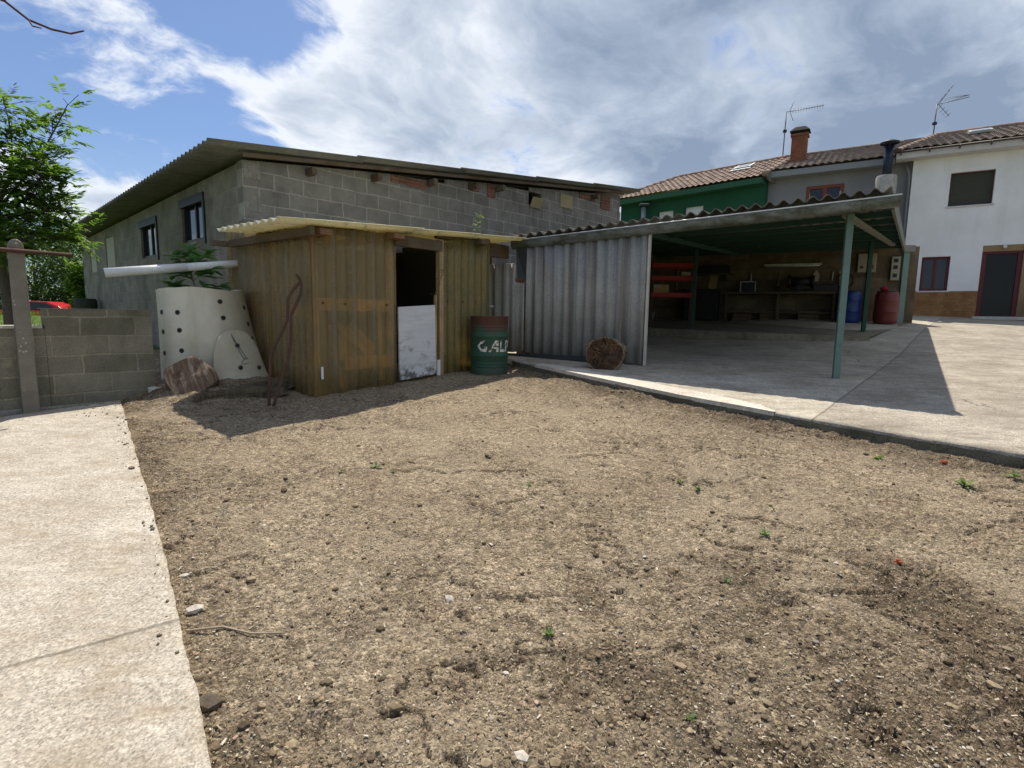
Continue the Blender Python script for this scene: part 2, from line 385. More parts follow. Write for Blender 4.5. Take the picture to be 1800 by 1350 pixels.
def m_wood(name, c1, c2, ax='x', sc=1., rough=.85, knots=0., grey=0.):
    m, t, tc = newmat(name)
    s = {'x': (1.2, 16, 16), 'y': (16, 1.2, 16), 'z': (16, 16, 1.2)}[ax]
    vv = mapping(t, tc, tuple(q*sc for q in s))
    g = noise(t, vv, 2.2, 8, .65, .6); b = noise(t, tc, 3., 5, .6)
    c = mix(t, ramp(t, g, [(.3, 0.), (.7, 1.)]), c1, c2)
    c = mix(t, mth(t, 'MULTIPLY', ramp(t, b, [(.45, 0.), (.7, 1.)]), .6), c, tuple(q*.5 for q in c1))
    if grey: c = mix(t, mth(t, 'MULTIPLY', ramp(t, noise(t, tc, 1.4, 6, .6), [(.4, 0.), (.65, 1.)]), grey), c, (.22, .20, .17))
    finish(t, c, rough, bump(t, g, .6, .006), spec=.2); return m
def m_paint(name, c, rough=.6, dirt=(.06, .05, .04), amt=.35, metal=0., bumpy=.15, sc=4., chip=None):
    m, t, tc = newmat(name)
    n = noise(t, tc, sc, 8, .68); f = noise(t, tc, sc*14, 4, .6)
    cc = mix(t, mth(t, 'MULTIPLY', ramp(t, n, [(.45, 0.), (.72, 1.)]), amt), c, dirt)
    cc = mix(t, 1., cc, ramp(t, f, [(.2, .85), (.8, 1.12)]), 'MULTIPLY')
    if chip: cc = mix(t, ramp(t, noise(t, tc, sc*3.3, 9, .75), [(.60, 0.), (.64, 1.)]), cc, chip)
    finish(t, cc, rough, bump(t, mth(t, 'ADD', n, f), bumpy, .004), metal); return m
def m_stucco(name, c, dirt, amt=.25, bs=.4):
    m, t, tc = newmat(name)
    n = noise(t, tc, .9, 7, .62); f = noise(t, tc, 70, 4, .7); s = noise(t, mapping(t, tc, (2.5, 2.5, .25)), 1.4, 6, .6)
    cc = mix(t, mth(t, 'MULTIPLY', ramp(t, n, [(.4, 0.), (.7, 1.)]), amt), c, dirt)
    cc = mix(t, mth(t, 'MULTIPLY', ramp(t, s, [(.5, 0.), (.75, 1.)]), amt*.8), cc, dirt)
    cc = mix(t, 1., cc, ramp(t, f, [(.2, .93), (.8, 1.06)]), 'MULTIPLY')
    finish(t, cc, .92, bump(t, f, bs, .006), spec=.15); return m
def m_tile(name, c1, c2, c3, lich=(.30, .28, .22), la=.35):
    m, t, tc = newmat(name); x, y, z = sep(t, tc)[:3]
    cell = comb(t, mth(t, 'FLOOR', mth(t, 'DIVIDE', x, .24)), mth(t, 'FLOOR', mth(t, 'DIVIDE', y, .36)), 0.)
    wn = nd(t, 'ShaderNodeTexWhiteNoise', {'Vector': cell}).outputs['Value']
    c = ramp(t, wn, [(0., c1), (.5, c2), (1., c3)])
    n = noise(t, tc, 2.0, 7, .65)
    c = mix(t, mth(t, 'MULTIPLY', ramp(t, n, [(.45, 0.), (.7, 1.)]), la), c, lich)
    c = mix(t, 1., c, ramp(t, noise(t, tc, 30, 4), [(.3, .75), (.7, 1.2)]), 'MULTIPLY')
    finish(t, c, .9, bump(t, noise(t, tc, 30, 4), .3, .01), spec=.2); return m
def m_glass(name, c=(.02, .022, .025), rough=.04, sp=.45):
    m, t, tc = newmat(name)
    nb = bump(t, noise(t, tc, 1.2, 2), .04, .02)
    finish(t, c, rough, nb, spec=sp); return m
def m_leaf(name, c1, c2, tr=.45, rough=.5):
    m, t, tc = newmat(name)
    oi = nd(t, 'ShaderNodeNewGeometry').outputs['Random Per Island']
    c = mix(t, oi, c1, c2)
    c = mix(t, 1., c, ramp(t, noise(t, tc, 1.2, 4), [(.3, .7), (.7, 1.25)]), 'MULTIPLY')
    p = nd(t, 'ShaderNodeBsdfPrincipled', {'Base Color': c, 'Roughness': rough, 'Specular IOR Level': .35})
    tl = nd(t, 'ShaderNodeBsdfTranslucent', {'Color': mix(t, 1., c, (1.5, 1.7, .6), 'MULTIPLY')})
    mx = nd(t, 'ShaderNodeMixShader', {0: tr, 1: p.outputs[0], 2: tl.outputs[0]})
    o = nd(t, 'ShaderNodeOutputMaterial'); t.links.new(mx.outputs[0], o.inputs[0]); return m
def m_fiberglass(name, c1, c2, alpha, tint, pitch=.146, axis='x'):
    m, t, tc = newmat(name)
    st = noise(t, mapping(t, tc, (3.4, 3.4, .22)), 1.8, 2, .4); n = noise(t, tc, 2.6, 5, .6); f = noise(t, tc, 40, 4, .7)
    xyz = sep(t, tc); a_ = xyz[0] if axis == 'x' else xyz[1]
    rib = mth(t, 'COSINE', mth(t, 'MULTIPLY', mth(t, 'ADD', a_, mth(t, 'MULTIPLY', n, .02)), 2*math.pi/(pitch*2)))
    c = mix(t, ramp(t, st, [(.30, 0.), (.70, 1.)]), c1, c2)
    gk = mth(t, 'MULTIPLY', ramp(t, rib, [(.62, 0.), (.80, 1.)]), ramp(t, n, [(.40, .2), (.60, .9)]))
    c = mix(t, mth(t, 'MULTIPLY', gk, .6), c, (.27, .27, .235))
    c = mix(t, mth(t, 'MULTIPLY', ramp(t, n, [(.48, 0.), (.66, 1.)]), .5), c, (.20, .17, .11))
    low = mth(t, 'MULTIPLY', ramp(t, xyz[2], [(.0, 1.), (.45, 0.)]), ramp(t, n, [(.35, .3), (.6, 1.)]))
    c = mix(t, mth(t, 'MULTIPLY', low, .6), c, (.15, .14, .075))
    c = mix(t, 1., c, ramp(t, f, [(.25, .88), (.75, 1.12)]), 'MULTIPLY')
    p = nd(t, 'ShaderNodeBsdfPrincipled', {'Base Color': c, 'Roughness': .28, 'Specular IOR Level': .6, 'Normal': bump(t, f, .25, .003)})
    tl = nd(t, 'ShaderNodeBsdfTranslucent', {'Color': c})
    a = nd(t, 'ShaderNodeMixShader', {0: .3, 1: p.outputs[0], 2: tl.outputs[0]})
    tp = nd(t, 'ShaderNodeBsdfTransparent', {'Color': c4(tint)})
    fac = ramp(t, mth(t, 'ADD', mth(t, 'MULTIPLY', st, .6), mth(t, 'MULTIPLY', n, .4)), [(.36, alpha*1.14), (.64, alpha*.86)])
    fac = mth(t, 'MULTIPLY', fac, mth(t, 'SUBTRACT', 1., mth(t, 'MULTIPLY', gk, .35)))
    mx = nd(t, 'ShaderNodeMixShader', {0: fac, 1: a.outputs[0], 2: tp.outputs[0]})
    o = nd(t, 'ShaderNodeOutputMaterial'); t.links.new(mx.outputs[0], o.inputs[0]); return m
MT = dict(
    rust=m_paint('rusty_iron', (.095, .048, .032), .85, (.04, .025, .02), .6, 0, .5, 9),
    dkwood=m_wood('dark_weathered_timber', (.075, .048, .028), (.14, .095, .055), 'x', grey=.3),
    wood_o=m_wood('orange_pine', (.50, .30, .15), (.64, .42, .23), 'x', grey=.2),
    wood_z=m_wood('upright_pine', (.36, .23, .11), (.55, .37, .20), 'z', grey=.4),
    galv=m_paint('galvanised_steel', (.40, .42, .43), .45, (.16, .15, .13), .5, .5),
    white=m_paint('white_plastic', (.72, .73, .74), .4, (.3, .28, .25), .25),
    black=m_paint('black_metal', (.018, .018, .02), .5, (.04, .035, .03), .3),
    green=m_paint('green_paint', (.15, .225, .195), .5, (.08, .11, .09), .45, 0, .15, 5),
    dgreen=m_paint('dark_green_paint', (.018, .058, .036), .6, (.012, .026, .018), .4),
    glass=m_glass('window_glass'),
    bark=m_paint('grey_bark', (.13, .105, .08), .95, (.05, .04, .03), .7, 0, .9, 14),
)
# ------------------------------------------------------------------ ground, soil, path, yard
def grid_obj(name, X, Y, Z, mat, attrs=None, smooth=True):
    nu, nv = X.shape
    v = np.stack([X, Y, Z], -1).reshape(-1, 3)
    idx = np.arange(nu*nv).reshape(nu, nv)
    f = np.stack([idx[:-1, :-1], idx[1:, :-1], idx[1:, 1:], idx[:-1, 1:]], -1).reshape(-1, 4)
    me = bpy.data.meshes.new(name); me.vertices.add(len(v)); me.vertices.foreach_set('co', v.astype(np.float32).ravel())
    me.loops.add(f.size); me.loops.foreach_set('vertex_index', f.astype(np.int32).ravel())
    me.polygons.add(len(f)); me.polygons.foreach_set('loop_start', np.arange(0, f.size, 4, dtype=np.int32))
    me.update(calc_edges=True)
    for k, a in (attrs or {}).items():
        at = me.attributes.new(k, 'FLOAT', 'POINT'); at.data.foreach_set('value', a.astype(np.float32).ravel())
    if smooth: me.shade_smooth()
    me.materials.append(mat); o = bpy.data.objects.new(name, me); col.objects.link(o); return o
def m_soil():
    m, t, tc = newmat('dry_soil')
    ro = nd(t, 'ShaderNodeAttribute', attribute_name='rough').outputs['Fac']
    ck = nd(t, 'ShaderNodeAttribute', attribute_name='crack').outputs['Fac']
    n = noise(t, tc, 1.3, 9, .68, .5); f = noise(t, tc, 60, 6, .75); g = noise(t, tc, 12, 7, .70, .4); mo = noise(t, tc, 24, 7, .74, .6)
    wv = vmth(t, 'ADD', tc, vmth(t, 'MULTIPLY', vmth(t, 'SUBTRACT', nd(t, 'ShaderNodeTexNoise', {'Vector': tc, 'Scale': 40., 'Detail': 3.}).outputs['Color'], (.5, .5, .5)), (.03, .03, .03)))
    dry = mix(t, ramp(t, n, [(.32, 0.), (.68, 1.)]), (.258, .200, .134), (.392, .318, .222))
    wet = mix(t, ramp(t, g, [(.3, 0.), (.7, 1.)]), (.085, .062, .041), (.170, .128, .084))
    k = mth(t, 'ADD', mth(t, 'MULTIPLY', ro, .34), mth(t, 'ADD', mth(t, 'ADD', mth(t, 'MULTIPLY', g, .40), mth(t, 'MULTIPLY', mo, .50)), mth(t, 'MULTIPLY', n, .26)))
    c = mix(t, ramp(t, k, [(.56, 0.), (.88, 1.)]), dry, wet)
    # grains of several sizes, each with its own tone
    for sc_, lo, hi in ((26, .80, 1.20), (62, .66, 1.34), (150, .62, 1.42)):
        rc = sep(t, voro(t, wv, sc_, out='Color'))[0]
        c = mix(t, 1., c, ramp(t, rc, [(0., lo), (1., hi)]), 'MULTIPLY')
    cru = mth(t, 'MULTIPLY', ramp(t, noise(t, mapping(t, tc, (1, 1.3, 1), (0, 0, .3), (11, 4, 0)), 1.15, 8, .66, .7), [(.50, 0.), (.64, .62)]), ramp(t, ro, [(.15, 1.), (.5, 0.)]))
    c = mix(t, cru, c, mix(t, ramp(t, mo, [(.3, 0.), (.7, 1.)]), (.315, .249, .168), (.415, .338, .241)))
    e62 = voro(t, wv, 62, 'DISTANCE_TO_EDGE'); d62 = voro(t, wv, 62)
    c = mix(t, mth(t, 'MULTIPLY', ramp(t, e62, [(.0, 1.), (.14, 0.)]), ramp(t, mo, [(.42, 0.), (.58, .75)])), c, (.06, .044, .03))
    c = mix(t, mth(t, 'MULTIPLY', ck, .85), c, (.032, .024, .017))
    cr = sep(t, voro(t, tc, 95, out='Color')); d1 = voro(t, tc, 95)
    dk = mth(t, 'MULTIPLY', ramp(t, cr[0], [(.82, 0.), (.86, 1.)]), ramp(t, d1, [(.32, 1.), (.46, 0.)]))
    c = mix(t, mth(t, 'MULTIPLY', dk, .75), c, (.05, .038, .027))
    lt = mth(t, 'MULTIPLY', ramp(t, cr[1], [(.90, 0.), (.93, 1.)]), ramp(t, d1, [(.26, 1.), (.38, 0.)]))
    c = mix(t, mth(t, 'MULTIPLY', lt, .8), c, (.62, .55, .43))
    ash = ramp(t, noise(t, mapping(t, tc, (1, .6, 1), (0, 0, .5), (3, 8, 0)), 1.6, 9, .72), [(.58, 0.), (.74, 1.)])
    c = mix(t, mth(t, 'MULTIPLY', ash, .25), c, (.40, .345, .26))
    h = mth(t, 'ADD', mth(t, 'MULTIPLY', f, .8), mth(t, 'ADD', mth(t, 'MULTIPLY', mo, 1.2), mth(t, 'MULTIPLY', d62, -.9)))
    finish(t, c, .97, bump(t, h, 1., .012), spec=.1); return m
M_SOIL = m_soil()
def m_land():
    m, t, tc = newmat('grassy_land')
    n = noise(t, tc, .6, 7, .6); f = noise(t, tc, 14, 6, .7)
    c = mix(t, ramp(t, n, [(.35, 0.), (.65, 1.)]), (.075, .125, .028), (.13, .185, .045))
    c = mix(t, 1., c, ramp(t, f, [(.25, .5), (.75, 1.4)]), 'MULTIPLY')
    finish(t, c, .95, bump(t, f, .9, .04), spec=.1); return m
# wide land sheet reaching the horizon
q = np.concatenate([-np.geomspace(900, 14, 26), np.linspace(-13.5, 26, 80), np.geomspace(26.6, 900, 26)])
X, Y = np.meshgrid(q, q, indexing='ij')
o = struct(grid_obj('ground', X, Y, G(X, Y)-.14, m_land()))
# soil plot: fine near the viewpoint, coarser away
wv = np.exp(np.arange(math.log(1.0), math.log(11.6), .0024)); uu = np.arange(-.78, .80, .0024)
W, U = np.meshgrid(wv, uu, indexing='ij'); X = U*W; Y = W-1.45
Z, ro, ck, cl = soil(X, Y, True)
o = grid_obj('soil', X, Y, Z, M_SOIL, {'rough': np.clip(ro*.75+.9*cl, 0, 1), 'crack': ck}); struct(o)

W, U = np.meshgrid(np.exp(np.arange(math.log(1.0), math.log(11.6), .012)), np.arange(.775, 2.2, .012), indexing='ij'); X = U*W; Y = W-1.45
Z, ro, ck, cl = soil(X, Y, True); Z = Z-.004
struct(grid_obj('soil_margin', X, Y, Z, M_SOIL, {'rough': np.clip(ro*.75+.9*cl, 0, 1), 'crack': ck}))

def slab(name, left, right, lift, mat, skirt=.16, n=60, chip=0.):
    # sheet between two polylines (same number of points), draped on the terrain plus lift, with a skirt at its edges
    A = np.array(left, float); B = np.array(right, float)
    def res(P):
        d = np.r_[0, np.cumsum(np.hypot(*np.diff(P, axis=0).T))]; s = np.linspace(0, d[-1], n)
        return np.c_[np.interp(s, d, P[:, 0]), np.interp(s, d, P[:, 1])]
    A = res(A); B = res(B); k = np.linspace(0, 1, n)[None, :, None]
    P = A[:, None, :]*(1-k)+B[:, None, :]*k
    X, Y = P[..., 0].copy(), P[..., 1].copy()
    if chip:
        cw = chip*((fbm(X*7, Y*7, 210, 4, .6)-.5)*2)*np.exp(-np.arange(n)/1.5)[None, :]; X += cw; Y += cw*.7
    wob = .010*(fbm(X*1.7, Y*1.7, 200, 3)-.5)
    Z = G(X, Y)+lift+wob
    pad = lambda q: np.pad(q, 1, mode='edge')
    Xp, Yp, Zp = pad(X), pad(Y), pad(Z)
    Zp[0, :] -= skirt; Zp[-1, :] -= skirt; Zp[:, 0] -= skirt; Zp[:, -1] -= skirt
    o = grid_obj(name, Xp, Yp, Zp, mat, smooth=False)
    return o
# concrete path on the left
ud = np.array((.672, .741)); un = np.array((.741, -.672))
M_PATH = m_conc('path_concrete', (.50, .455, .385), (.38, .335, .27), .9, .6, (.9, 3, 1), R(-6), (.27, .205, .135), joint=((-1.87, 1.85), (-1.43, 2.13), 1.0))
struct(slab('path', [(-4.42, 6.02), (-2.304, 3.335), (-1.55, 2.36), (-.89, 1.47), (-.2, .55), (.4, -.3)], [(-9.6, -.2), (-8.6, -.9), (-7.6, -1.5), (-6.6, -2.2), (-5.6, -2.9), (-4.6, -3.4)], .035, M_PATH, .14, 150, .012))
# concrete yard with kerb edge (a darker pour starts along a straight joint)
M_YARD = m_conc('yard_concrete', (.55, .495, .405), (.36, .315, .25), .8, .65, (.8, 2.6, 1), R(8), (.20, .165, .125), joint=((3.87, 6.28), (6.21, 8.93), .80))
yard = struct(slab('yard', KERB, [(-1.2, 17.), (0, 20), (4, 21.5), (8, 21.5), (12, 20.5), (16, 18.5), (18, 17), (21, 15), (25, 12), (30, 8)], .12, M_YARD, .22, 110))
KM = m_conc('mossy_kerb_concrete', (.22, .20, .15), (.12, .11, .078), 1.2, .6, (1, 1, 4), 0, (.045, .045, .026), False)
mb = MB(); kp = np.array(KERB[1:-1]); dk = np.r_[0, np.cumsum(np.hypot(*np.diff(kp, axis=0).T))]; sk_ = np.linspace(0, dk[-1], 150)
kx = np.interp(sk_, dk, kp[:, 0]); ky = np.interp(sk_, dk, kp[:, 1]); nx_, ny_ = -.735, -.678
def kfn(u, v):
    k = int(u); wv_ = .012*(vn(np.array([u*.35]), np.array([v*2.]), 6)[0]-.3); jag = .014*vn(np.array([u*.9]), np.array([3.]), 8)[0] if v == 1 else 0
    return (kx[k]+nx_*(.006+wv_), ky[k]+ny_*(.006+wv_), gz(kx[k], ky[k])+(-.08+.185*v)-jag)
mb.grid(kfn, list(range(150)), [0, .3, .6, .85, 1]); struct(mb.build('kerb_face', KM, smooth=True))
# a newer strip of cement feathered over the kerb
kb = np.array([(.35, 8.30), (.811, 7.70), (1.994, 6.243), (2.55, 5.70), (2.72, 5.52)])
off = np.array([(.14, .10), (.26, .19), (.27, .21), (.17, .15), (.02, .02)])
M_STRIP = m_conc('pale_cement', (.66, .615, .53), (.56, .51, .43), 1.1, .2, (1, 4, 1), 0, (.33, .27, .2), False)
mb = MB(); 
us = np.linspace(0, 1, 60); ii = np.linspace(0, 4, 60)
for j in range(len(us)-1):
    P = []
    for q in (ii[j], ii[j+1]):
        a = np.array([np.interp(q, range(5), kb[:, 0]), np.interp(q, range(5), kb[:, 1])]); b = a+np.array([np.interp(q, range(5), off[:, 0]), np.interp(q, range(5), off[:, 1])])
        jx = .03*(vn(np.array([q*9.]), np.array([1.]), 4)[0]-.5); b = b+jx; a = a-np.array((.008, .008))
        P.append((a, b))
    (a0, b0), (a1, b1) = P; zz_ = lambda p, l: (p[0], p[1], gz(*p)+.12+l)
    mb.quad(zz_(a0, .018), zz_(a1, .018), zz_(b1, .012), zz_(b0, .012)); mb.quad(zz_(a0, -.03), zz_(a1, -.03), zz_(a1, .018), zz_(a0, .018)); mb.quad(zz_(b0, .012), zz_(b1, .012), zz_(b1, -.02), zz_(b0, -.02))
struct(mb.build('cement_strip', M_STRIP))
# raised platform at the back of the carport
PL = [(2.2, 13.1), (3.147, 12.79), (5.0, 12.17), (6.86, 11.69), (7.6, 11.55)]; PB = [(3.6, 18.6), (4.5, 18.2), (6.6, 17.2), (9.0, 16.0), (10.9, 14.95)]
mb = MB(); A = np.array(PL); B = np.array(PB)
za = [1.27, 1.265, 1.215, 1.185, 1.17]
for i in range(4):
    for k in range(8):
        f0, f1 = k/8, (k+1)/8
        def pt(i, f):
            p = A[i]*(1-f)+B[i]*f; return (p[0], p[1], za[i]*(1-f)+1.468*f)
        mb.quad(pt(i, f0), pt(i+1, f0), pt(i+1, f1), pt(i, f1))
    mb.quad((A[i][0], A[i][1], .8), (A[i+1][0], A[i+1][1], .8), (A[i+1][0], A[i+1][1], za[i+1]), (A[i][0], A[i][1], za[i]))
M_PLAT = m_conc('old_floor_concrete', (.30, .26, .19), (.22, .19, .14), .8, .6, (.5, 5, 1), R(8), (.11, .09, .065))
struct(mb.build('platform_floor', M_PLAT))

# ------------------------------------------------------------------ corrugated sheet helper
def corr(mb, P00, P10, P01, P11, pitch=.177, amp=.026, seg=7, nv=2, nrm=None, rows=None, jag=0., ph=0.):
    # wave runs from P00 to P10; ridges run from P00 to P01
    P00, P10, P01, P11 = map(Vector, (P00, P10, P01, P11))
    L = (P10-P00).length; n = max(2, int(L/pitch*seg))
    nr = Vector(nrm) if nrm else (P10-P00).cross(P01-P00).normalized()
    us = [i/n for i in range(n+1)]; vs = [j/(nv-1) for j in range(nv)]
    def fn(u, v):
        b = (P00*(1-u)+P10*u)*(1-v)+(P01*(1-u)+P11*u)*v
        h = amp*math.cos(2*math.pi*(u*L/pitch+ph))
        sag = 0
        if rows: 
            fr = (v*rows) % 1.0 if v < 1 else 1.
            sag = (fr-.5)*.02
        return b+nr*(h+sag)
    mb.grid(fn, us, vs)

# ------------------------------------------------------------------ barn
BD = np.array((.672, .741)); BD = BD/np.hypot(*BD)
BZ = .30
barn = thing('barn', 'long grey concrete block barn with low corrugated roof behind the amber shed', 'barn', (-4.03, 8.3, BZ), ang(BD))
M_BX = m_block('barn_blocks', 'x', .47, .238, zoff=-.03+BZ-.115*2, c1=(.235, .217, .194), c2=(.187, .173, .155), mort=(.35, .325, .285), stain_amt=.35, ms=.014)
M_BY = m_block('barn_side_blocks', 'y', .47, .238, zoff=-.03+BZ-.115*2, c1=(.31, .275, .235), c2=(.24, .214, .182), mort=(.34, .31, .25), stain_amt=.75, ms=.011)
zt = lambda x: 3.72-BZ+.118*x
mb = MB(); mb.wall(0, 10.5, -.2, zt, [(6.48, 6.94, 4.10-BZ, 4.40-BZ)], 0, .2, step=1.3); mb.build('front_wall', M_BX, barn)
# side wall: built in xz then turned onto the local y axis
holes = [(1.63, 2.75, 2.72-BZ, 3.47-BZ), (4.27, 5.44, 2.60-BZ, 3.37-BZ), (7.77, 8.62, 2.56-BZ, 3.29-BZ), (9.79, 10.46, 2.51-BZ, 3.19-BZ)]
mb = MB(); mb.wall(.2, 11.5, -.2, lambda x: 3.70-BZ-.022*x, holes, 0, .2, step=2.)
mb.v = [(y, x, z) for x, y, z in mb.v]; mb.f = [f[::-1] for f in mb.f]
mb.build('side_wall', M_BY, barn)
mb = MB(); mb.wall(0, 10.5, -.2, lambda x: 3.38-BZ+.118*x, [], 11.3, 11.5); mb.build('rear_wall', M_BX, barn)
mb = MB(); mb.box(10.3, 10.5, .2, 11.3, -.2, 4.55-BZ); mb.build('far_wall', M_BY, barn)
M_PATCH = m_stucco('rendered_infill', (.50, .46, .37), (.36, .33, .27), .4)
for h in holes[2:]:
    mb = MB(); mb.box(.02, .14, h[0], h[1], h[2], h[3]); lab(mb.build('blocked_window', M_PATCH, barn), 'window opening filled with pale cement render')
M_DKF = m_paint('dark_window_frame', (.022, .022, .026), .5, (.05, .045, .04), .3)
for h in holes[:2]:
    a, b, c, e = h
    f = MB()
    f.box(.04, .12, a, b, e-.06, e); f.box(.04, .12, a, b, c, c+.05); f.box(.04, .12, a, a+.05, c+.05, e-.06); f.box(.04, .12, b-.05, b, c+.05, e-.06); f.box(.05, .11, (a+b)/2-.025, (a+b)/2+.025, c+.05, e-.06)
    wf = f.build('window', M_DKF, barn)
    g = MB(); g.box(.075, .085, a+.05, b-.05, c+.05, e-.06); g.build('pane', MT['glass'], wf)
    g = MB(); g.box(-.03, .035, a-.05, b+.05, e-.13, e+.01); g.build('shutter_box', M_DKF, wf)
    g = MB(); g.box(-.03, .02, a-.06, a, c-.08, e-.135); g.build('guide_rail', M_DKF, wf)
# roof: corrugated sheets, ridges running up the slope (local x), wave along local y
M_RF = m_corr('mossy_fibre_cement', (.135, .133, .118), (.195, .19, .17), (.06, .065, .045), .5, (.20, .20, .15), ax='x')
def rz_(x): return 3.845-BZ+.120*x
y0r, y1r = -.30, 11.95; nsh = 5
rb = MB()
for i in range(nsh):
    x0 = -.56+i*2.32; x1 = x0+2.47
    up = .012+.0*i
    corr(rb, (x0, y0r, rz_(x0)+.02*i*0+.022), (x0, y1r, rz_(x0)-.30+.022), (x1, y0r, rz_(x1)), (x1, y1r, rz_(x1)-.30), nv=3, nrm=(0, 0, 1), amp=.034, seg=8)
rf = rb.build('roof', M_RF, barn, smooth=True, solid=.010)
M_TIM = m_wood('grey_rafter', (.13, .105, .08), (.22, .185, .145), 'x', grey=.5)
mb = MB(); mb.bar((-.05, -.16, rz_(-.05)-.085), (10.4, -.16, rz_(10.4)-.085), .04, .06); mb.build('verge_board', MT['dkwood'], barn, bevel=.005)
for k in (8,):
    y = 11.3
    mb = MB(); mb.box(-.45, .0, y, y+.07, 3.42-BZ, 3.52-BZ); mb.build('rafter_end', MT['dkwood'], barn)
for x in (.98, 2.2, 3.45, 4.55, 5.35, 9.0):
    mb = MB(); mb.box(x, x+.08, -.24, .0, zt(x)-.16, zt(x)-.05); mb.build('purlin_end', MT['dkwood'], barn, bevel=.004)
M_BRK = m_block('red_brick_patch', 'x', .24, .075, c1=(.25, .105, .062), c2=(.17, .07, .045), mort=(.24, .2, .17), ms=.008, stain_amt=.5)
for a, b, dz0 in [(2.62, 3.42, .12), (4.55, 4.85, .14), (5.10, 5.34, .25), (9.5, 9.95, .36), (8.5, 9.2, .12)]:
    mb = MB(); mb.box(a, b, -.022, .0, zt(a)-dz0-.02, zt(a)-.01); lab(mb.build('brick_infill', M_BRK, barn), 'patch of broken red brick under the roof edge')
M_BOARD = m_paint('yellowed_board', (.31, .255, .13), .7, (.2, .17, .1), .5)
mb = MB(); Mx = Matrix.Translation((6.50, -.02, 4.05-BZ)) @ Matrix.Rotation(R(24), 4, 'X'); mb.box(0, .38, -.015, .0, 0, .24, Mx); lab(mb.build('flap_board', M_BOARD, barn), 'yellowed board hanging loose in the wall opening')
mb = MB(); mb.box(7.68, 8.18, -.02, .0, 4.23-BZ, 4.56-BZ); lab(mb.build('cover_board', M_BOARD, barn), 'yellowed board covering a hole in the blockwork')
# ragged mortar lumps and chipped hollow-block ends at the corner
M_PALE = m_conc('mortar', (.30, .28, .25), (.2, .19, .17), 1.5, .1, crack=False)
for zc in (3.60, 3.12):
    mb = MB()
    for k in range(4): mb.box(.02+.06*k, .082+.06*k, -.006-.006*(k % 2), 0, zc-BZ-.12, zc-BZ+.11)
    mb.build('hollow_block_end', M_PALE, barn)

# ------------------------------------------------------------------ amber shed
SD = np.array((.645, .764)); SD = SD/np.hypot(*SD)
SZ = .40
shed = thing('shed', 'amber shed of translucent corrugated sheets on a pine frame in front of the barn', 'shed', (-2.38, 6.48, SZ), ang(SD))
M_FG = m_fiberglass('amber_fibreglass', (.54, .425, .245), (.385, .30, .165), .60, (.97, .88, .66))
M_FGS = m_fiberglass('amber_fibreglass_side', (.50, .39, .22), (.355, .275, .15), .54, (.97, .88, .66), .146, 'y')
M_FGD = m_fiberglass('green_amber_fibreglass', (.50, .385, .18), (.27, .265, .14), .55, (.92, .85, .58))
def m_fgroof():
    m, t, tc = newmat('yellow_fibreglass_roof')
    st = noise(t, mapping(t, tc, (.4, 7, 7)), 1.8, 6, .65); n = noise(t, tc, 7, 7, .7); f = noise(t, tc, 40, 4, .7)
    c = mix(t, ramp(t, st, [(.35, 0.), (.65, 1.)]), (.86, .84, .72), (.74, .70, .50))
    c = mix(t, ramp(t, n, [(.56, 0.), (.68, .7)]), c, (.30, .29, .22))
    c = mix(t, 1., c, ramp(t, f, [(.25, .8), (.75, 1.15)]), 'MULTIPLY')
    p = nd(t, 'ShaderNodeBsdfPrincipled', {'Base Color': c, 'Roughness': .5, 'Specular IOR Level': .3})
    tl = nd(t, 'ShaderNodeBsdfTranslucent', {'Color': mix(t, 1., c, (1., .93, .62), 'MULTIPLY')})
    mx = nd(t, 'ShaderNodeMixShader', {0: .22, 1: p.outputs[0], 2: tl.outputs[0]})
    o = nd(t, 'ShaderNodeOutputMaterial'); t.links.new(mx.outputs[0], o.inputs[0]); return m
M_FGR = m_fgroof()
gl = lambda x: .092*x          # floor line rising along the front
def flute(mb, x0, x1, zb0, zb1, zt0, zt1, y, amp=.014, pitch=.146, jag=0):
    corr(mb, (x0, y, zb0), (x1, y, zb1), (x0, y, zt0), (x1, y, zt1), pitch=pitch, amp=amp, seg=8, nv=6, nrm=(0, -1, 0))
mb = MB(); flute(mb, -.01, 1.23, .00, .17, 2.10, 2.16, -.01); mb.build('front_panel', M_FG, shed, True, solid=.003)
mb = MB(); flute(mb, 1.97, 3.08, .20, .24, 2.16, 2.30, -.012); lab(mb.build('front_panel', M_FGD, shed, True, solid=.003), 'greener translucent sheet right of the doorway')
mb = MB()
corr(mb, (-.012, -.02, .02), (-.012, 1.05, .10), (-.012, -.02, 2.08), (-.012, 1.05, 2.16), pitch=.146, amp=.017, seg=8, nv=6, nrm=(-1, 0, 0))
mb.build('side_panel', M_FGS, shed, True, solid=.003)
mb = MB(); corr(mb, (-.02, .98, .08), (-.02, 2.25, .2), (-.02, .98, 2.12), (-.02, 2.25, 2.24), pitch=.076, amp=.010, seg=8, nv=4, nrm=(-1, 0, 0))
mb.build('side_panel', M_FGS, shed, True, solid=.003)
mb = MB(); corr(mb, (3.08, .0, .2), (3.08, 2.0, .2), (3.08, .0, 2.3), (3.08, 2.0, 2.4), pitch=.146, amp=.017, nv=3, nrm=(1, 0, 0)); mb.build('side_panel', M_FGD, shed, True, solid=.003)
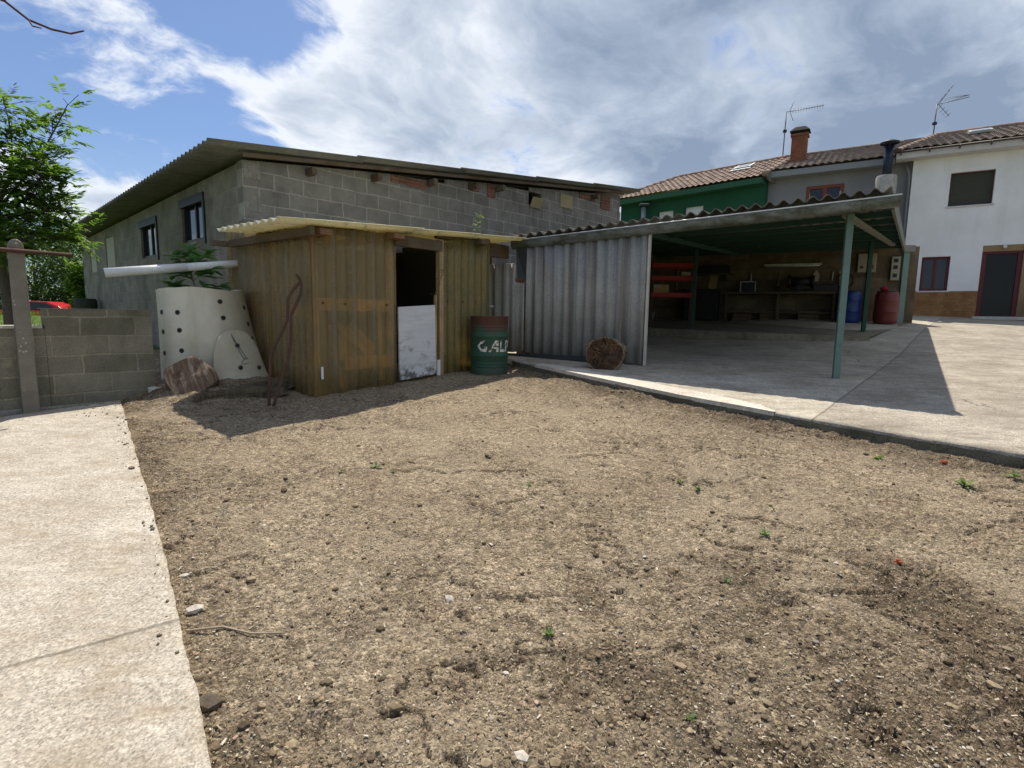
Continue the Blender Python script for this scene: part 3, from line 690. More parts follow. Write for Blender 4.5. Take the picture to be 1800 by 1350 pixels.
# frame
def piece(name, mat, *boxes, bevel=.004):
    mb = MB()
    for b in boxes: mb.box(*b)
    return mb.build(name, mat, shed, bevel=bevel)
for x, y, h in [(.05, .06, 2.1), (.05, 2.15, 2.2), (1.17, .06, 2.18), (2.04, .02, 2.18), (3.0, .06, 2.3), (.05, 1.05, 2.14)]:
    piece('post', MT['wood_z'], (x-.04, x+.04, y-.035, y+.045, .0, h))
ro_ = piece('front_rail', MT['wood_o'], (.09, 1.13, .025, .06, 1.13, 1.28)); piece('front_rail', MT['wood_o'], (2.08, 2.96, .025, .06, 1.22, 1.38))
piece('front_rail', MT['wood_o'], (.45, 1.13, .03, .06, .38, .55)); piece('side_rail', MT['wood_o'], (.03, .06, .11, 1.01, 1.05, 1.20)); piece('side_rail', MT['wood_o'], (.03, .06, 1.1, 2.1, 1.05, 1.2))
mb = MB(); mb.bar((.32, .10, 1.0), (.85, .10, .55), .03, .07); mb.bar((.45, .14, .15), (.30, .13, .95), .03, .05); mb.build('brace', MT['wood_o'], shed)
mb = MB(); mb.quad((.42, .16, .5), (.95, .16, .5), (.98, .16, .68), (.62, .16, 1.0), (.42, .16, .8)); mb.build('stacked_board', MT['wood_z'], shed, solid=.02)
mb = MB(); M_BAT = m_paint('pale_batten', (.60, .50, .26), .7); mb.box(1.0, 1.06, .10, .14, .2, 1.15); mb.build('stored_batten', M_BAT, shed); mb = MB(); mb.box(2.18, 2.23, .08, .11, .5, 1.15); mb.build('stored_batten', M_BAT, shed)
piece('top_plate', MT['dkwood'], (.0, 1.25, .03, .10, 2.05, 2.15)); piece('lintel', MT['dkwood'], (1.2, 2.05, -.03, .05, 2.01, 2.16)); piece('top_plate', MT['dkwood'], (2.0, 3.1, .03, .1, 2.2, 2.3))
mb = MB(); mb.bar((-.09, -.20, 2.02), (-.09, 1.95, 2.03), .06, .10); mb.build('side_beam', MT['dkwood'], shed, bevel=.004)
piece('dark_backing', MT['black'], (.9, 3.05, 1.62, 1.66, .0, 2.1)); piece('dark_backing', MT['black'], (2.3, 2.34, .3, 1.6, .0, 2.1))  # added black panels standing in for the shade behind the doorway
for x, z in [(.02, 2.0), (1.08, 2.08), (2.72, 2.18)]:
    mb = MB(); mb.box(x, x+.17, -.17, 1.75, z, z+.07); mb.build('rafter', MT['dkwood'] if x > 2 else m_wood('brown_rafter', (.16, .085, .045), (.28, .16, .09), 'y'), shed, bevel=.005)
mb = MB(); mb.box(3.12, 3.85, .25, .34, 2.08, 2.30); mb.build('rear_beam', MT['dkwood'], shed, bevel=.005)
mb = MB(); mb.box(-.30, -.06, 2.05, 2.12, 2.0, 2.07); mb.build('gutter_bracket', MT['dkwood'], shed)
# roof sheets: ridges along local x
def srz(x, y): return 2.08+.068*(x+.5)+.012*(y+.35)
rb = MB()
for x0, x1, up in [(-.50, 1.55, 0.014), (1.40, 2.65, .0), (2.55, 3.78, -.008)]:
    corr(rb, (x0, -.22, srz(x0, -.22)+up), (x0, 1.35, srz(x0, 1.35)+up), (x1, -.22, srz(x1, -.22)+up), (x1, 1.35, srz(x1, 1.35)+up), pitch=.177, amp=.023, seg=8, nv=4, nrm=(0, 0, 1))
corr(rb, (.02, 1.28, srz(.02, 1.28)+.03), (.02, 2.2, srz(.02, 2.2)+.03), (3.78, 1.28, srz(3.78, 1.28)+.01), (3.78, 2.2, srz(3.78, 2.2)+.01), pitch=.177, amp=.023, seg=8, nv=3, nrm=(0, 0, 1))
rb.build('roof', M_FGR, shed, True, solid=.006)
# white lower half of the stable door, hung a little askew
M_DOOR = (lambda: None)
def m_door():
    m, t, tc = newmat('scuffed_white_boards')
    n = noise(t, mapping(t, tc, (1, 1, 9)), 2., 7, .65); s = noise(t, tc, 7, 8, .72); z = sep(t, tc)[2]
    c = mix(t, ramp(t, n, [(.35, 0.), (.7, 1.)]), (.66, .66, .67), (.52, .52, .53))
    band = mth(t, 'MULTIPLY', ramp(t, s, [(.52, 0.), (.62, 1.)]), ramp(t, mth(t, 'ABSOLUTE', mth(t, 'SUBTRACT', z, .62)), [(.05, .7), (.2, .1)]))
    c = mix(t, band, c, (.22, .2, .18))
    low = mth(t, 'MULTIPLY', ramp(t, s, [(.47, 0.), (.55, 1.)]), ramp(t, z, [(.30, 1.), (.42, 0.)]))
    c = mix(t, mth(t, 'MULTIPLY', low, .85), c, (.06, .055, .045))
    finish(t, c, .7, bump(t, n, .35, .004)); return m
mb = MB(); zs_ = [.19, 1.20]
for a, b in zip(zs_[:-1], zs_[1:]):
    p = [(1.235, a+.002+.0), (1.895, a+.045), (1.88, b+.038), (1.228, b-.006)]
    i = len(mb.v)
    for y in (-.055, -.025): mb.v += [(x, y, z) for x, z in p]
    mb.f += [(i, i+1, i+2, i+3), (i+7, i+6, i+5, i+4), (i, i+4, i+5, i+1), (i+1, i+5, i+6, i+2), (i+2, i+6, i+7, i+3), (i+3, i+7, i+4, i)]
dr = mb.build('half_door', m_door(), shed, bevel=.003)
mb = MB(); mb.box(1.925, 1.985, -.05, -.03, .21, .44); mb.build('door_stop', MT['white'], shed)
mb = MB(); mb.box(1.90, 1.925, -.04, .0, .25, 1.38); mb.build('door_jamb', MT['wood_z'], shed)
mb = MB(); mb.box(.065, .095, -.035, -.03, .30, .45, Matrix.Rotation(R(0), 4, 'Y')); mb.build('white_strip', MT['white'], shed)
for x, z in [(.12, 1.22), (.42, 1.215), (1.05, 1.22), (2.15, 1.30), (2.47, 1.30), (2.75, 1.31)]:
    mb = MB(); mb.tube([(x, -.036, z), (x, -.022, z)], .013, 8); mb.build('screw_head', MT['black'], shed)

# ------------------------------------------------------------------ low block wall, post, rail
WP = (-4.53, 6.07); WZ = .40
M_LW = m_block('mossy_wall_blocks', 'x', .50, .208, zoff=.02, c1=(.255, .232, .182), c2=(.165, .15, .115), mort=(.32, .285, .215), stain=(.035, .032, .02), stain_amt=.95, ms=.012, green=.3, smear=.75)
lw = thing('garden_wall', 'low mossy concrete block wall stepping down behind the fence post', 'wall', (WP[0], WP[1], WZ), ang(BD))
XS = -.54
mb = MB(); mb.wall(XS, .42, -.15, 1.10, [], 0, .2); mb.wall(-7, XS-.003, -.15, .895, [], .002, .198); mb.build('blockwork', M_LW, lw, bevel=.006)
mb = MB(); mb.wall(XS-.02, .30, 1.101, 1.107, [], -.006, .206); mb.build('coping_skim', M_PALE, lw)
M_PALEC = m_conc('pale_concrete', (.62, .6, .52), (.5, .48, .42), 1.2, .1, crack=False)
mb = MB(); mb.box(-3.2, XS-.02, -.01, .20, .897, .928); mb.build('sunlit_top_strip', M_PALEC, lw, bevel=.004)  # pale strip: sunlight on the lower wall top put into its colour
mb = MB(); mb.box(-7, .40, -.05, -.002, -.2, .075); mb.build('footing', m_conc('footing_concrete', (.36, .34, .3), (.27, .25, .22), 1.2, .3, crack=False), lw, bevel=.01)
post = thing('fence_post', 'lichen spotted concrete fence post with a rusty pipe through its top', 'post', (-4.93, 5.46, .40))
def m_post():
    m, t, tc = newmat('lichened_concrete')
    n = noise(t, tc, 6, 7, .65); f = noise(t, tc, 60, 4, .7)
    c = mix(t, ramp(t, n, [(.3, 0.), (.7, 1.)]), (.155, .138, .115), (.225, .205, .17))
    sp = mth(t, 'MULTIPLY', ramp(t, voro(t, tc, 30, out='Distance'), [(.22, 1.), (.32, 0.)]), ramp(t, noise(t, tc, 7, 4, .6), [(.54, 0.), (.60, 1.)]))
    c = mix(t, mth(t, 'MULTIPLY', sp, .85), c, (.50, .47, .40))
    finish(t, c, .95, bump(t, f, .7, .008), spec=.15); return m
mb = MB(); prof = [(-.068, 0), (.068, 0), (.058, 1.70)]+[(.058*math.cos(a), 1.70+.075*math.sin(a)) for a in np.linspace(.3, math.pi-.3, 8)]+[(-.058, 1.70)]
i = len(mb.v); n_ = len(prof)
for y in (-.06, .06): mb.v += [(x, y, z) for x, z in prof]
mb.f += [tuple(range(n_)), tuple(range(2*n_-1, n_-1, -1))]+[((k+1) % n_, k, n_+k, n_+(k+1) % n_) for k in range(n_)]
sh_ = mb.build('shaft', m_post(), post, bevel=.012); sh_.rotation_euler = (0, 0, ang(BD))
mb = MB(); b3 = Vector((BD[0], BD[1], 0)); mb.tube([b3*-2.2+Vector((.03, -.085, 1.685)), b3*.47+Vector((.03, -.085, 1.655))], .021, 10); mb.build('pipe_rail', MT['rust'], post, True)

# ------------------------------------------------------------------ concrete ring planter
M_RING = m_stucco('pale_ring_concrete', (.60, .57, .48), (.33, .29, .205), .75, .3)
PC = (-3.93, 7.12, .62)
pl = thing('ring_planter', 'tall pale concrete well ring with rows of drain holes used as a planter', 'planter', PC)
def pr_(z): return .495+.115*(1-min(z, 1.15)/1.15)**1.2
SHX = -.135
mb = MB(); mb.lathe([(pr_(0), 0), (pr_(.1), .1), (pr_(.3), .3), (pr_(.6), .6), (pr_(.9), .9), (pr_(1.1), 1.10), (.497, 1.15), (.43, 1.15), (.42, .98), (0.01, .97)], n=56, cap=False)
for i, v in enumerate(mb.v):
    if True: mb.v[i] = v = (v[0]+SHX*v[2]/1.15, v[1], v[2])
    if v[2] > 1.12: mb.v[i] = (v[0], v[1], v[2]+.02*(vn(np.array([v[0]*7]), np.array([v[1]*7]), 3)[0]-.5)+.016*math.sin(3*math.atan2(v[1], v[0])))
rg = mb.build('ring', M_RING, pl); smoothang(rg, 35)
M_HOLE = m_paint('dark_pipe', (.012, .012, .013), .6); M_HRIM = m_paint('plastic_pipe_rim', (.10, .09, .08), .6)
view = math.atan2(-PC[1], -PC[0])    # towards the viewpoint
def on_ring(az, z, o=.0): 
    a = view+az; r = pr_(z)+o; return Vector((r*math.cos(a)+SHX*z/1.15, r*math.sin(a), z)), Vector((math.cos(a), math.sin(a), 0))
for az, zz_s in [(-62, (.86, .62, .36)), (-33, (.86, .645, .40)), (22, (1.0, .80, .56)), (64, (.93, .72, .53, .30)), (100, (.9, .6)), (-100, (.9, .6))]:
    for z in zz_s:
        p, nr = on_ring(R(az), z)
        mb = MB(); mb.tube([p-nr*.03, p+nr*.006], .030, 14); hrim = mb.build('drain_pipe', M_HRIM, pl, True)
        mb = MB(); mb.tube([p-nr*.02, p+nr*.0085], .023, 12); mb.build('bore', M_HOLE, hrim)
mb = MB(); mb.lathe([(0.01, .99), (.42, .995)], (SHX*.85, 0, 0), 24, False); mb.build('soil_fill', M_SOIL, pl)
# loose curved lid leaning on the planter, three holes and a wire
lid = thing('access_lid', 'rounded pale concrete lid with three holes and a wire loop leaning on the planter', 'lid', (PC[0], PC[1], .66))
mb = MB(); a0, a1 = R(-2), R(58); us = np.linspace(0, 1, 15)
def lid_z(u): return .03+.58*max(0, 1-abs(2*u-1)**2.6)**.55
front = []; back = []
i0 = 0
for o_ in (.10, .04):
    for u in us:
        for v in (0, .25, .5, .75, 1):
            z = lid_z(u)*v+.0*u; p, nr = on_ring(a0+(a1-a0)*u, min(z, 1.1), o_+.02*(1-v)); mb.v.append((p.x, p.y, z))
n5 = 5; nn = len(us)*n5
for a in range(len(us)-1):
    for b in range(4):
        k = a*n5+b; mb.f.append((k, k+n5, k+n5+1, k+1)); mb.f.append((nn+k+1, nn+k+n5+1, nn+k+n5, nn+k))
    k = a*n5; mb.f.append((k, nn+k, nn+k+n5, k+n5)); k += 4; mb.f.append((k+n5, nn+k+n5, nn+k, k))
ld = mb.build('slab', M_RING, lid, recalc=True); smoothang(ld, 35)
for az, z in [(26, .42), (24, .15), (45, .13)]:
    p, nr = on_ring(R(az), z, .103+(.018 if z < .3 else .008))
    mb = MB(); mb.tube([p-nr*.03, p+nr*.006], .028, 14); h_ = mb.build('drain_pipe', M_HRIM, lid, True)
    mb = MB(); mb.tube([p-nr*.02, p+nr*.0085], .022, 12); mb.build('bore', M_HOLE, h_)
mb = MB(); pts = [(22+7*math.sin(q*3.14)*(1 if q < .5 else .45)+9*min(q, 1-q)*1.2, .56-.31*math.sin(q*math.pi)) for q in np.linspace(0, 1, 26)]
mb.tube([tuple(on_ring(R(a), z, .115)[0]) for a, z in pts], .0045, 6)
mb.tube([tuple(on_ring(R(a), z, .113)[0]) for a, z in [(31, .27), (28.5, .235), (26.5, .21), (26, .195), (28, .19), (31, .192), (34, .20)]], .0045, 6); mb.build('wire_loop', m_paint('grey_wire', (.16, .18, .17), .5), lid, True)
# broken ring base stub
mb = MB(); mb.lathe([(.07, 0), (.075, .16), (.06, .17), (.055, .10), (.02, .09)], (-4.20, 6.30, .44), 20, False)
tag(smoothang(mb.build('ring_stub', M_RING)), 'small pale broken concrete stub in the soil below the planter', 'rubble')

# ------------------------------------------------------------------ leaves
def leafcard(mb, p, dirv, up, L, Wd, fold=.15, lob=False):
    dirv = Vector(dirv).normalized(); s = dirv.cross(Vector(up))
    if s.length < 1e-3: s = dirv.cross(Vector((1, 0, 0)))
    s.normalize(); n = s.cross(dirv)
    p = Vector(p); i = len(mb.v)
    if lob:
        pts = [(0, 0), (.25, .32), (.45, .22), (.62, .5), (.72, .22), (.9, .2), (1, 0)]
    else: pts = [(0, 0), (.28, .42), (.62, .38), (1, 0)]
    for u, v in pts: mb.v.append(tuple(p+dirv*L*u+s*Wd*v+n*(v*fold*Wd-.12*L*u*u)))
    for u, v in pts[1:-1]: mb.v.append(tuple(p+dirv*L*u-s*Wd*v+n*(v*fold*Wd-.12*L*u*u)))
    k = len(pts); L_ = list(range(k)); Rr = [0]+list(range(k, k+k-2))+[k-1]
    mb.f.append(tuple(i+q for q in L_[::-1])); mb.f.append(tuple(i+q for q in Rr))
def rdir(zmin=-.4, zmax=1.):
    a = random.uniform(0, 2*math.pi); z = random.uniform(zmin, zmax); r = math.sqrt(max(0, 1-z*z)); return Vector((r*math.cos(a), r*math.sin(a), z))
M_FIG = m_leaf('fig_leaf', (.045, .115, .035), (.10, .21, .06), .4)
fig = thing('fig_plant', 'young leafy green plant growing out of the pale ring planter', 'plant', (-4.33, 7.40, 1.60))
mb = MB(); st = [(0, 0, 0), (-.02, -.02, .16), (-.06, -.02, .33), (-.10, 0, .55), (-.11, .02, .72)]; mb.tube(st, .012, 7, r1=.005)
br = [((-.06, -.02, .33), (.18, -.05, .50)), ((-.06, -.02, .33), (-.30, -.08, .52)), ((-.10, 0, .5), (.12, .05, .75)), ((-.02, -.02, .16), (.32, -.12, .26)), ((-.08, 0, .45), (-.32, .10, .70)), ((-.02, -.02, .2), (-.32, -.1, .30))]
for a, b in br: mb.tube([a, tuple((Vector(a)+Vector(b))/2+Vector((0, 0, .03))), b], .006, 5, r1=.003)
mb.build('stem', MT['bark'], fig, True)
mb = MB()
for a, b in br+[((-.10, 0, .55), (-.11, .02, .78))]:
    a = Vector(a); b = Vector(b)
    for k in range(17):
        q = random.uniform(.35, 1.08); p = a.lerp(b, q); dv = (b-a).normalized()*.6+rdir(-.5, .35)
        leafcard(mb, p, dv, (0, 0, 1), random.uniform(.16, .25), random.uniform(.12, .18), .2)
for k in range(20):
    leafcard(mb, (random.uniform(-.4, .25), random.uniform(-.12, .12), random.uniform(.38, .72)), rdir(-.5, .3), (0, 0, 1), random.uniform(.13, .22), random.uniform(.09, .15), .2)
mb.build('leaves', M_FIG, fig); fig.location.y += .13; fig.scale = (1, .42, .92)

# PVC drain pipe
pv = thing('drain_pipe', 'long white plastic drain pipe sticking out from the shed over the planter', 'pipe', (-3.76, 7.80, 2.185))
mb = MB(); A_ = Vector((0, 0, 0)); B_ = Vector((-1.34, -.95, -.23)); mb.tube([A_, A_.lerp(B_, .48)], .050, 20, cap=False); mb.build('pipe_length', MT['white'], pv, True, solid=.006)
mb = MB(); mb.tube([A_.lerp(B_, .46), B_], .054, 20, cap=False); mb.build('pipe_length', MT['white'], pv, True, solid=.006)

# ------------------------------------------------------------------ bent bars, logs, bark
def on(x, y, dz=0): return Vector((x, y, sz(x, y)+dz))
b1 = [(-2.758, 6.05, .40), (-2.758, 6.10, .72), (-2.757, 6.15, 1.0), (-2.68, 6.2, 1.20), (-2.59, 6.25, 1.42), (-2.595, 6.30, 1.66), (-2.56, 6.36, 1.76), (-2.49, 6.41, 1.86)]
b2 = [(-2.697, 6.0, .40), (-2.60, 6.10, .80), (-2.549, 6.15, .98), (-2.542, 6.2, 1.18), (-2.555, 6.27, 1.47), (-2.478, 6.36, 1.70), (-2.475, 6.40, 1.80), (-2.50, 6.42, 1.88), (-2.545, 6.43, 1.945)]
for pth, lb in ((b1, 'bent rusty iron bar leaning on the shed corner, the more kinked left one'), (b2, 'straighter bent rusty bar at the shed corner ending in a hook')):
    mb = MB(); P = [Vector(p) for p in pth]; out = []
    for k in range(len(P)-1):
        for q in (0, .33, .66): out.append(P[k].lerp(P[k+1], q))
    out.append(P[-1]); mb.tube(out, [.017]*(len(out)-3)+[.020, .019, .010], 9)
    tag(mb.build('iron_bar', MT['rust'], None, True), lb, 'iron bar', 'rusty bars leaning on the shed')
def chunk(name, outline, depth, M, mat_face, seed, nz=6, nseg=48, rough=.03, lean=0):
    # irregular solid from a closed outline in xz, front face at y=0
    o2 = []
    n = len(outline)
    for k in range(nseg):
        q = k/nseg*n; i = int(q); f = q-i; f = f
        a = Vector(outline[i % n]); b = Vector(outline[(i+1) % n]); o2.append(a.lerp(b, f))
    c = sum(o2, Vector((0, 0)))/nseg
    mb = MB(); rings = [0, .2, .4, .6, .75, .88, 1.0]
    for yy in (0., depth*.33, depth*.66, depth):
        for rr in ([rings[-1]] if 0 < yy < depth else rings[1:]):
            pass
    # front cap
    def ring(y, s, amp):
        i0 = len(mb.v)
        for p in o2:
            q = c+(p-c)*s
            nx = vn(np.array([q.x*14+seed]), np.array([q.y*14+y*9]), seed)[0]-.5
            n2_ = vn(np.array([q.x*5+seed]), np.array([q.y*5+y*5]), seed+3)[0]-.5
            ex = (p-c).normalized()*rough*n2_*1.6 if s > .95 else Vector((0, 0))
            mb.v.append((q.x+ex.x, y+amp*nx, q.y+ex.y))
        return i0
    seq = [ring(0, s, rough) for s in (.05, .25, .45, .65, .82, .93)]+[ring(.012, 1., 0)]+[ring(depth*f, 1.0+.04*f, 0) for f in (.3, .6, 1.)]+[ring(depth, .6, rough), ring(depth, .05, 0)]
    for a, b in zip(seq[:-1], seq[1:]):
        for k in range(nseg): mb.f.append((a+k, a+(k+1) % nseg, b+(k+1) % nseg, b+k))
    mb.f.append(tuple(seq[0]+k for k in range(nseg))[::-1])
    o = mb.build(name, mat_face, None, recalc=True); o.matrix_world = M; o.data.shade_smooth(); smoothang(o, 50); return o
def m_log(name, c1, c2, c3, rad=False):
    m, t, tc = newmat(name); x, y, z = sep(t, tc)[:3]
    n = noise(t, tc, 7, 8, .68); f = noise(t, tc, 45, 5, .7)
    if rad:
        r = mth(t, 'SQRT', mth(t, 'ADD', mth(t, 'POWER', x, 2.), mth(t, 'POWER', mth(t, 'SUBTRACT', z, .22), 2.)))
        g = mth(t, 'ADD', mth(t, 'SINE', mth(t, 'MULTIPLY', mth(t, 'ADD', r, mth(t, 'MULTIPLY', n, .05)), 130.)), 0.)
        g = mth(t, 'MULTIPLY', g, .035); g = mth(t, 'ADD', g, n)
    else: g = noise(t, mapping(t, tc, (16, 16, 1.4), (0, R(14), 0)), 2.0, 8, .68, .5)
    c = ramp(t, g, [(.28, c1), (.52, c2), (.74, c3)])
    c = mix(t, mth(t, 'MULTIPLY', ramp(t, n, [(.52, 0.), (.7, 1.)]), .8), c, tuple(q*.45 for q in c1))
    if rad:
        pt_ = ramp(t, noise(t, tc, 7, 7, .72), [(.54, 0.), (.64, 1.)]); c = mix(t, mth(t, 'MULTIPLY', pt_, .8), c, (.24, .125, .05))
        rr_ = mth(t, 'ADD', mth(t, 'POWER', mth(t, 'DIVIDE', x, .285), 2.), mth(t, 'POWER', mth(t, 'DIVIDE', mth(t, 'SUBTRACT', z, .22), .265), 2.))
        rim = ramp(t, mth(t, 'ADD', rr_, mth(t, 'MULTIPLY', mth(t, 'SUBTRACT', n, .5), .5)), [(.82, 0.), (.92, 1.)]); c = mix(t, mth(t, 'MULTIPLY', rim, .85), c, (.235, .18, .125))
        an = nd(t, 'ShaderNodeMath', {0: mth(t, 'SUBTRACT', z, .24), 1: x}, operation='ARCTAN2').outputs[0]
        rc_ = noise(t, comb(t, mth(t, 'MULTIPLY', an, 1.0), mth(t, 'MULTIPLY', rr_, .5), 0.), 1.7, 4, .55)
        crk = ramp(t, mth(t, 'ABSOLUTE', mth(t, 'SUBTRACT', rc_, .5)), [(.006, 1.), (.018, 0.)]); c = mix(t, mth(t, 'MULTIPLY', crk, .85), c, (.010, .007, .005)); g = mth(t, 'SUBTRACT', g, mth(t, 'MULTIPLY', crk, .6))
        wsp = ramp(t, noise(t, tc, 34, 4, .7), [(.66, 0.), (.70, 1.)]); c = mix(t, mth(t, 'MULTIPLY', wsp, .6), c, (.40, .36, .30))
    finish(t, c, .92, bump(t, mth(t, 'ADD', g, mth(t, 'MULTIPLY', f, .4)), .9, .015), spec=.15); return m
sx, sy = 1.36, 7.98
Mst = Matrix.Translation((sx, sy, gz(sx, sy)+.125)) @ Matrix.Rotation(R(-14), 4, 'Z') @ Matrix.Rotation(R(-7), 4, 'X')
ol = [(-.22, 0), (.0, -.005), (.20, .005), (.25, .12), (.295, .26), (.29, .36), (.22, .43), (.10, .475), (-.02, .485), (-.14, .46), (-.26, .40), (-.30, .35), (-.285, .22), (-.26, .10)]
tag(chunk('tree_stump', ol, .26, Mst, m_log('sawn_dark_log', (.040, .024, .015), (.088, .052, .030), (.17, .105, .06), True), 5, rough=.022), 'big dark sawn log round standing against the grey corrugated wall', 'log')
lx, ly = -3.63, 6.14
Mlg = Matrix.Translation((lx, ly, .545)) @ Matrix.Rotation(R(24), 4, 'Z') @ Matrix.Rotation(R(-24), 4, 'X') @ Matrix.Rotation(R(-17), 4, 'Y')
ol = [(-.22, .06), (-.13, -.01), (.06, .0), (.25, .07), (.26, .18), (.19, .38), (.12, .47), (-.04, .46), (-.22, .38), (-.25, .24)]
tag(chunk('split_log', ol, .22, Mlg, m_log('torn_wood', (.060, .038, .026), (.19, .127, .09), (.46, .38, .31)), 9, rough=.04), 'reddish split log chunk propped against the pale planter', 'log')
M_BARKS = m_log('rotten_bark', (.06, .045, .03), (.125, .10, .065), (.19, .155, .105))
for (x, y, rz, L, Wd, lb) in [(-3.12, 6.20, 30, .50, .16, 'long rotten bark slab lying on the soil heap below the lid'), (-2.98, 6.55, 42, .38, .12, 'smaller bark slab tucked between the lid and the shed')]:
    ol = [(-L, 0), (-L*.5, -.02), (0, .01), (L*.6, -.01), (L, .03), (L*.9, .10), (L*.3, .13), (-L*.3, .11), (-L*.9, .08)]
    Mb = Matrix.Translation((x, y, sz(x, y)-.02)) @ Matrix.Rotation(R(rz), 4, 'Z')
    tag(chunk('bark_slab', ol, Wd, Mb, M_BARKS, int(rz), rough=.05), lb, 'bark', 'bark slabs by the planter')

# ------------------------------------------------------------------ oil drum
DX, DY = -.36, 8.32; DZ = sz(DX, DY)-.01
drum = thing('oil_drum', 'rusty green oil drum with white lettering standing beside the shed', 'drum', (DX, DY, DZ))
def m_drum():
    m, t, tc = newmat('rusted_green_enamel'); z = sep(t, tc)[2]
    n = noise(t, tc, 4.5, 8, .68); f = noise(t, tc, 22, 6, .7); s = noise(t, mapping(t, tc, (7, 7, .6)), 1.7, 6, .65)
    g = mix(t, ramp(t, n, [(.35, 0.), (.65, 1.)]), (.026, .092, .052), (.032, .062, .042))
    k = mth(t, 'ADD', mth(t, 'MULTIPLY', n, .75), mth(t, 'MULTIPLY', ramp(t, z, [(.5, 0.), (.84, 1.)]), .42))
    k = mth(t, 'ADD', k, mth(t, 'MULTIPLY', mth(t, 'SUBTRACT', s, .5), .5))
    c = mix(t, ramp(t, k, [(.52, 0.), (.72, 1.)]), g, mix(t, f, (.125, .042, .028), (.055, .030, .022)))
    c = mix(t, ramp(t, z, [(.0, .75), (.13, 0.)]), c, (.055, .04, .03))
    finish(t, c, .6, bump(t, f, .25, .004), .0, .4); return m
r = .287
prof = [(0.01, .012), (r-.02, .012), (r, 0), (r+.006, .006), (r, .03)]
def rib(z, a=.010, wd=.02): return [(r, z-wd), (r+a*.7, z-wd*.4), (r+a, z), (r+a*.7, z+wd*.4), (r, z+wd)]
for z in (.11, .155, .20): prof += rib(z, -.007, .018)
prof += rib(.295, .012); prof += rib(.585, .012)
for z in (.66, .705, .75): prof += rib(z, -.007, .018)
prof += [(r, .865), (r+.006, .872), (r+.006, .885), (r-.004, .885), (r-.012, .865), (.01, .862)]
mb = MB(); mb.lathe(prof, n=64, cap=False); dbody = mb.build('shell', m_drum(), drum); smoothang(dbody, 50)
# lettering G A L P painted round the belly
va = math.atan2(-DY, -DX)
letters = {
 'G': [[(.34, 1), (.62, 1), (.40, .72), (.24, .72)], [(.34, 1), (.24, .72), (.12, .5), (-.12, .52)], [(-.12, .52), (.12, .5), (.30, .24), (.22, 0)], [(.22, 0), (.30, .24), (.55, .24), (.75, 0)], [(.55, .24), (.55, .46), (.84, .46), (.75, 0)]],
 'A': [[(0, 0), (.22, 0), (.68, .72), (.62, 1)], [(.62, 1), (.68, .72), (.72, 0), (.92, 0), (.92, 1)], [(.40, .28), (.45, .42), (.74, .42), (.74, .28)]],
 'L': [[(0, 0), (.17, 0), (.17, 1), (0, 1)], [(.17, 0), (.62, 0), (.62, .24), (.17, .24)]],
 'P': [[(0, 0), (.17, 0), (.17, 1), (0, 1)], [(.17, .76), (.55, .76), (.62, 1), (.17, 1)], [(.55, .76), (.5, .62), (.72, .62), (.62, 1)], [(.17, .42), (.5, .62), (.72, .62), (.60, .38), (.17, .38)]]}
def m_letter():
    m, t, tc = newmat('flaking_white_lettering')
    n = noise(t, tc, 26, 7, .7)
    c = mix(t, ramp(t, n, [(.50, 0.), (.56, 1.)]), (.70, .70, .64), (.16, .075, .045))
    finish(t, c, .65, bump(t, n, .2, .002)); return m
mb = MB(); H_ = .17; zb = .355
for ch, a0, wdt in (('G', -33, .165), ('A', -2, .165), ('L', 34, .145), ('P', 56, .145)):
    for poly in letters[ch]:
        bm = bmesh.new(); vs_ = [bm.verts.new((x*wdt, 0, y*H_)) for x, y in poly]; bm.faces.new(vs_)
        bmesh.ops.subdivide_edges(bm, edges=bm.edges[:], cuts=3, use_grid_fill=True)
        bmesh.ops.triangulate(bm, faces=bm.faces[:])
        i = len(mb.v)
        for k, v in enumerate(bm.verts):
            v.index = k; a = va+R(a0)+v.co.x/r; mb.v.append(((r+.0035)*math.cos(a), (r+.0035)*math.sin(a), zb+v.co.z))
        for f in bm.faces: mb.f.append(tuple(i+v.index for v in f.verts))
        bm.free()
mb.build('lettering', m_letter(), dbody)

# ------------------------------------------------------------------ carport frame and corrugated partition
CD = np.array((.897, -.441)); CD = CD/np.hypot(*CD); CP = (.237, 9.274); CA = ang(CD)
CZ = .70
M_FC = m_corr('grey_fibre_cement', (.275, .265, .248), (.385, .373, .35), (.135, .10, .075), .8, None, .18)
part = thing('corrugated_partition', 'grey corrugated fibre cement wall closing the front left of the carport', 'partition', (CP[0], CP[1], CZ), CA)
mb = MB(); corr(mb, (-.02, 0, .18), (.92, 0, .145), (-.02, 0, 1.98), (.92, 0, 2.06), nv=3, nrm=(0, -1, 0), amp=.025); mb.build('sheet', M_FC, part, True, solid=.007)
mb = MB(); corr(mb, (.88, -.008, .125), (2.0, -.008, .085), (.88, -.008, 2.06), (2.0, -.008, 2.14), nv=3, nrm=(0, -1, 0), amp=.025); mb.build('sheet', M_FC, part, True, solid=.007)
mb = MB(); mb.box(2.005, 2.04, -.03, .05, .06, 2.12); mb.build('edge_strip', m_paint('chalky_strip', (.55, .52, .47), .7, (.3, .2, .12), .5), part, bevel=.003)
mb = MB(); mb.box(-.38, 1.28, -.14, -.05, .10, .145); mb.box(-.38, 1.28, -.15, -.14, .10, .165); mb.build('bottom_track', m_paint('blue_black_steel', (.03, .035, .045), .5), part)
mb = MB(); mb.box(-.05, 2.0, .06, .11, 1.0, 1.07); mb.box(-.05, .03, .04, .1, .1, 2.); mb.build('frame', MT['dkwood'], part)
gate = thing('sheet_gate', 'narrow weathered fibre cement gate leaf between the drum and the partition', 'gate', (CP[0], CP[1], CZ), CA)
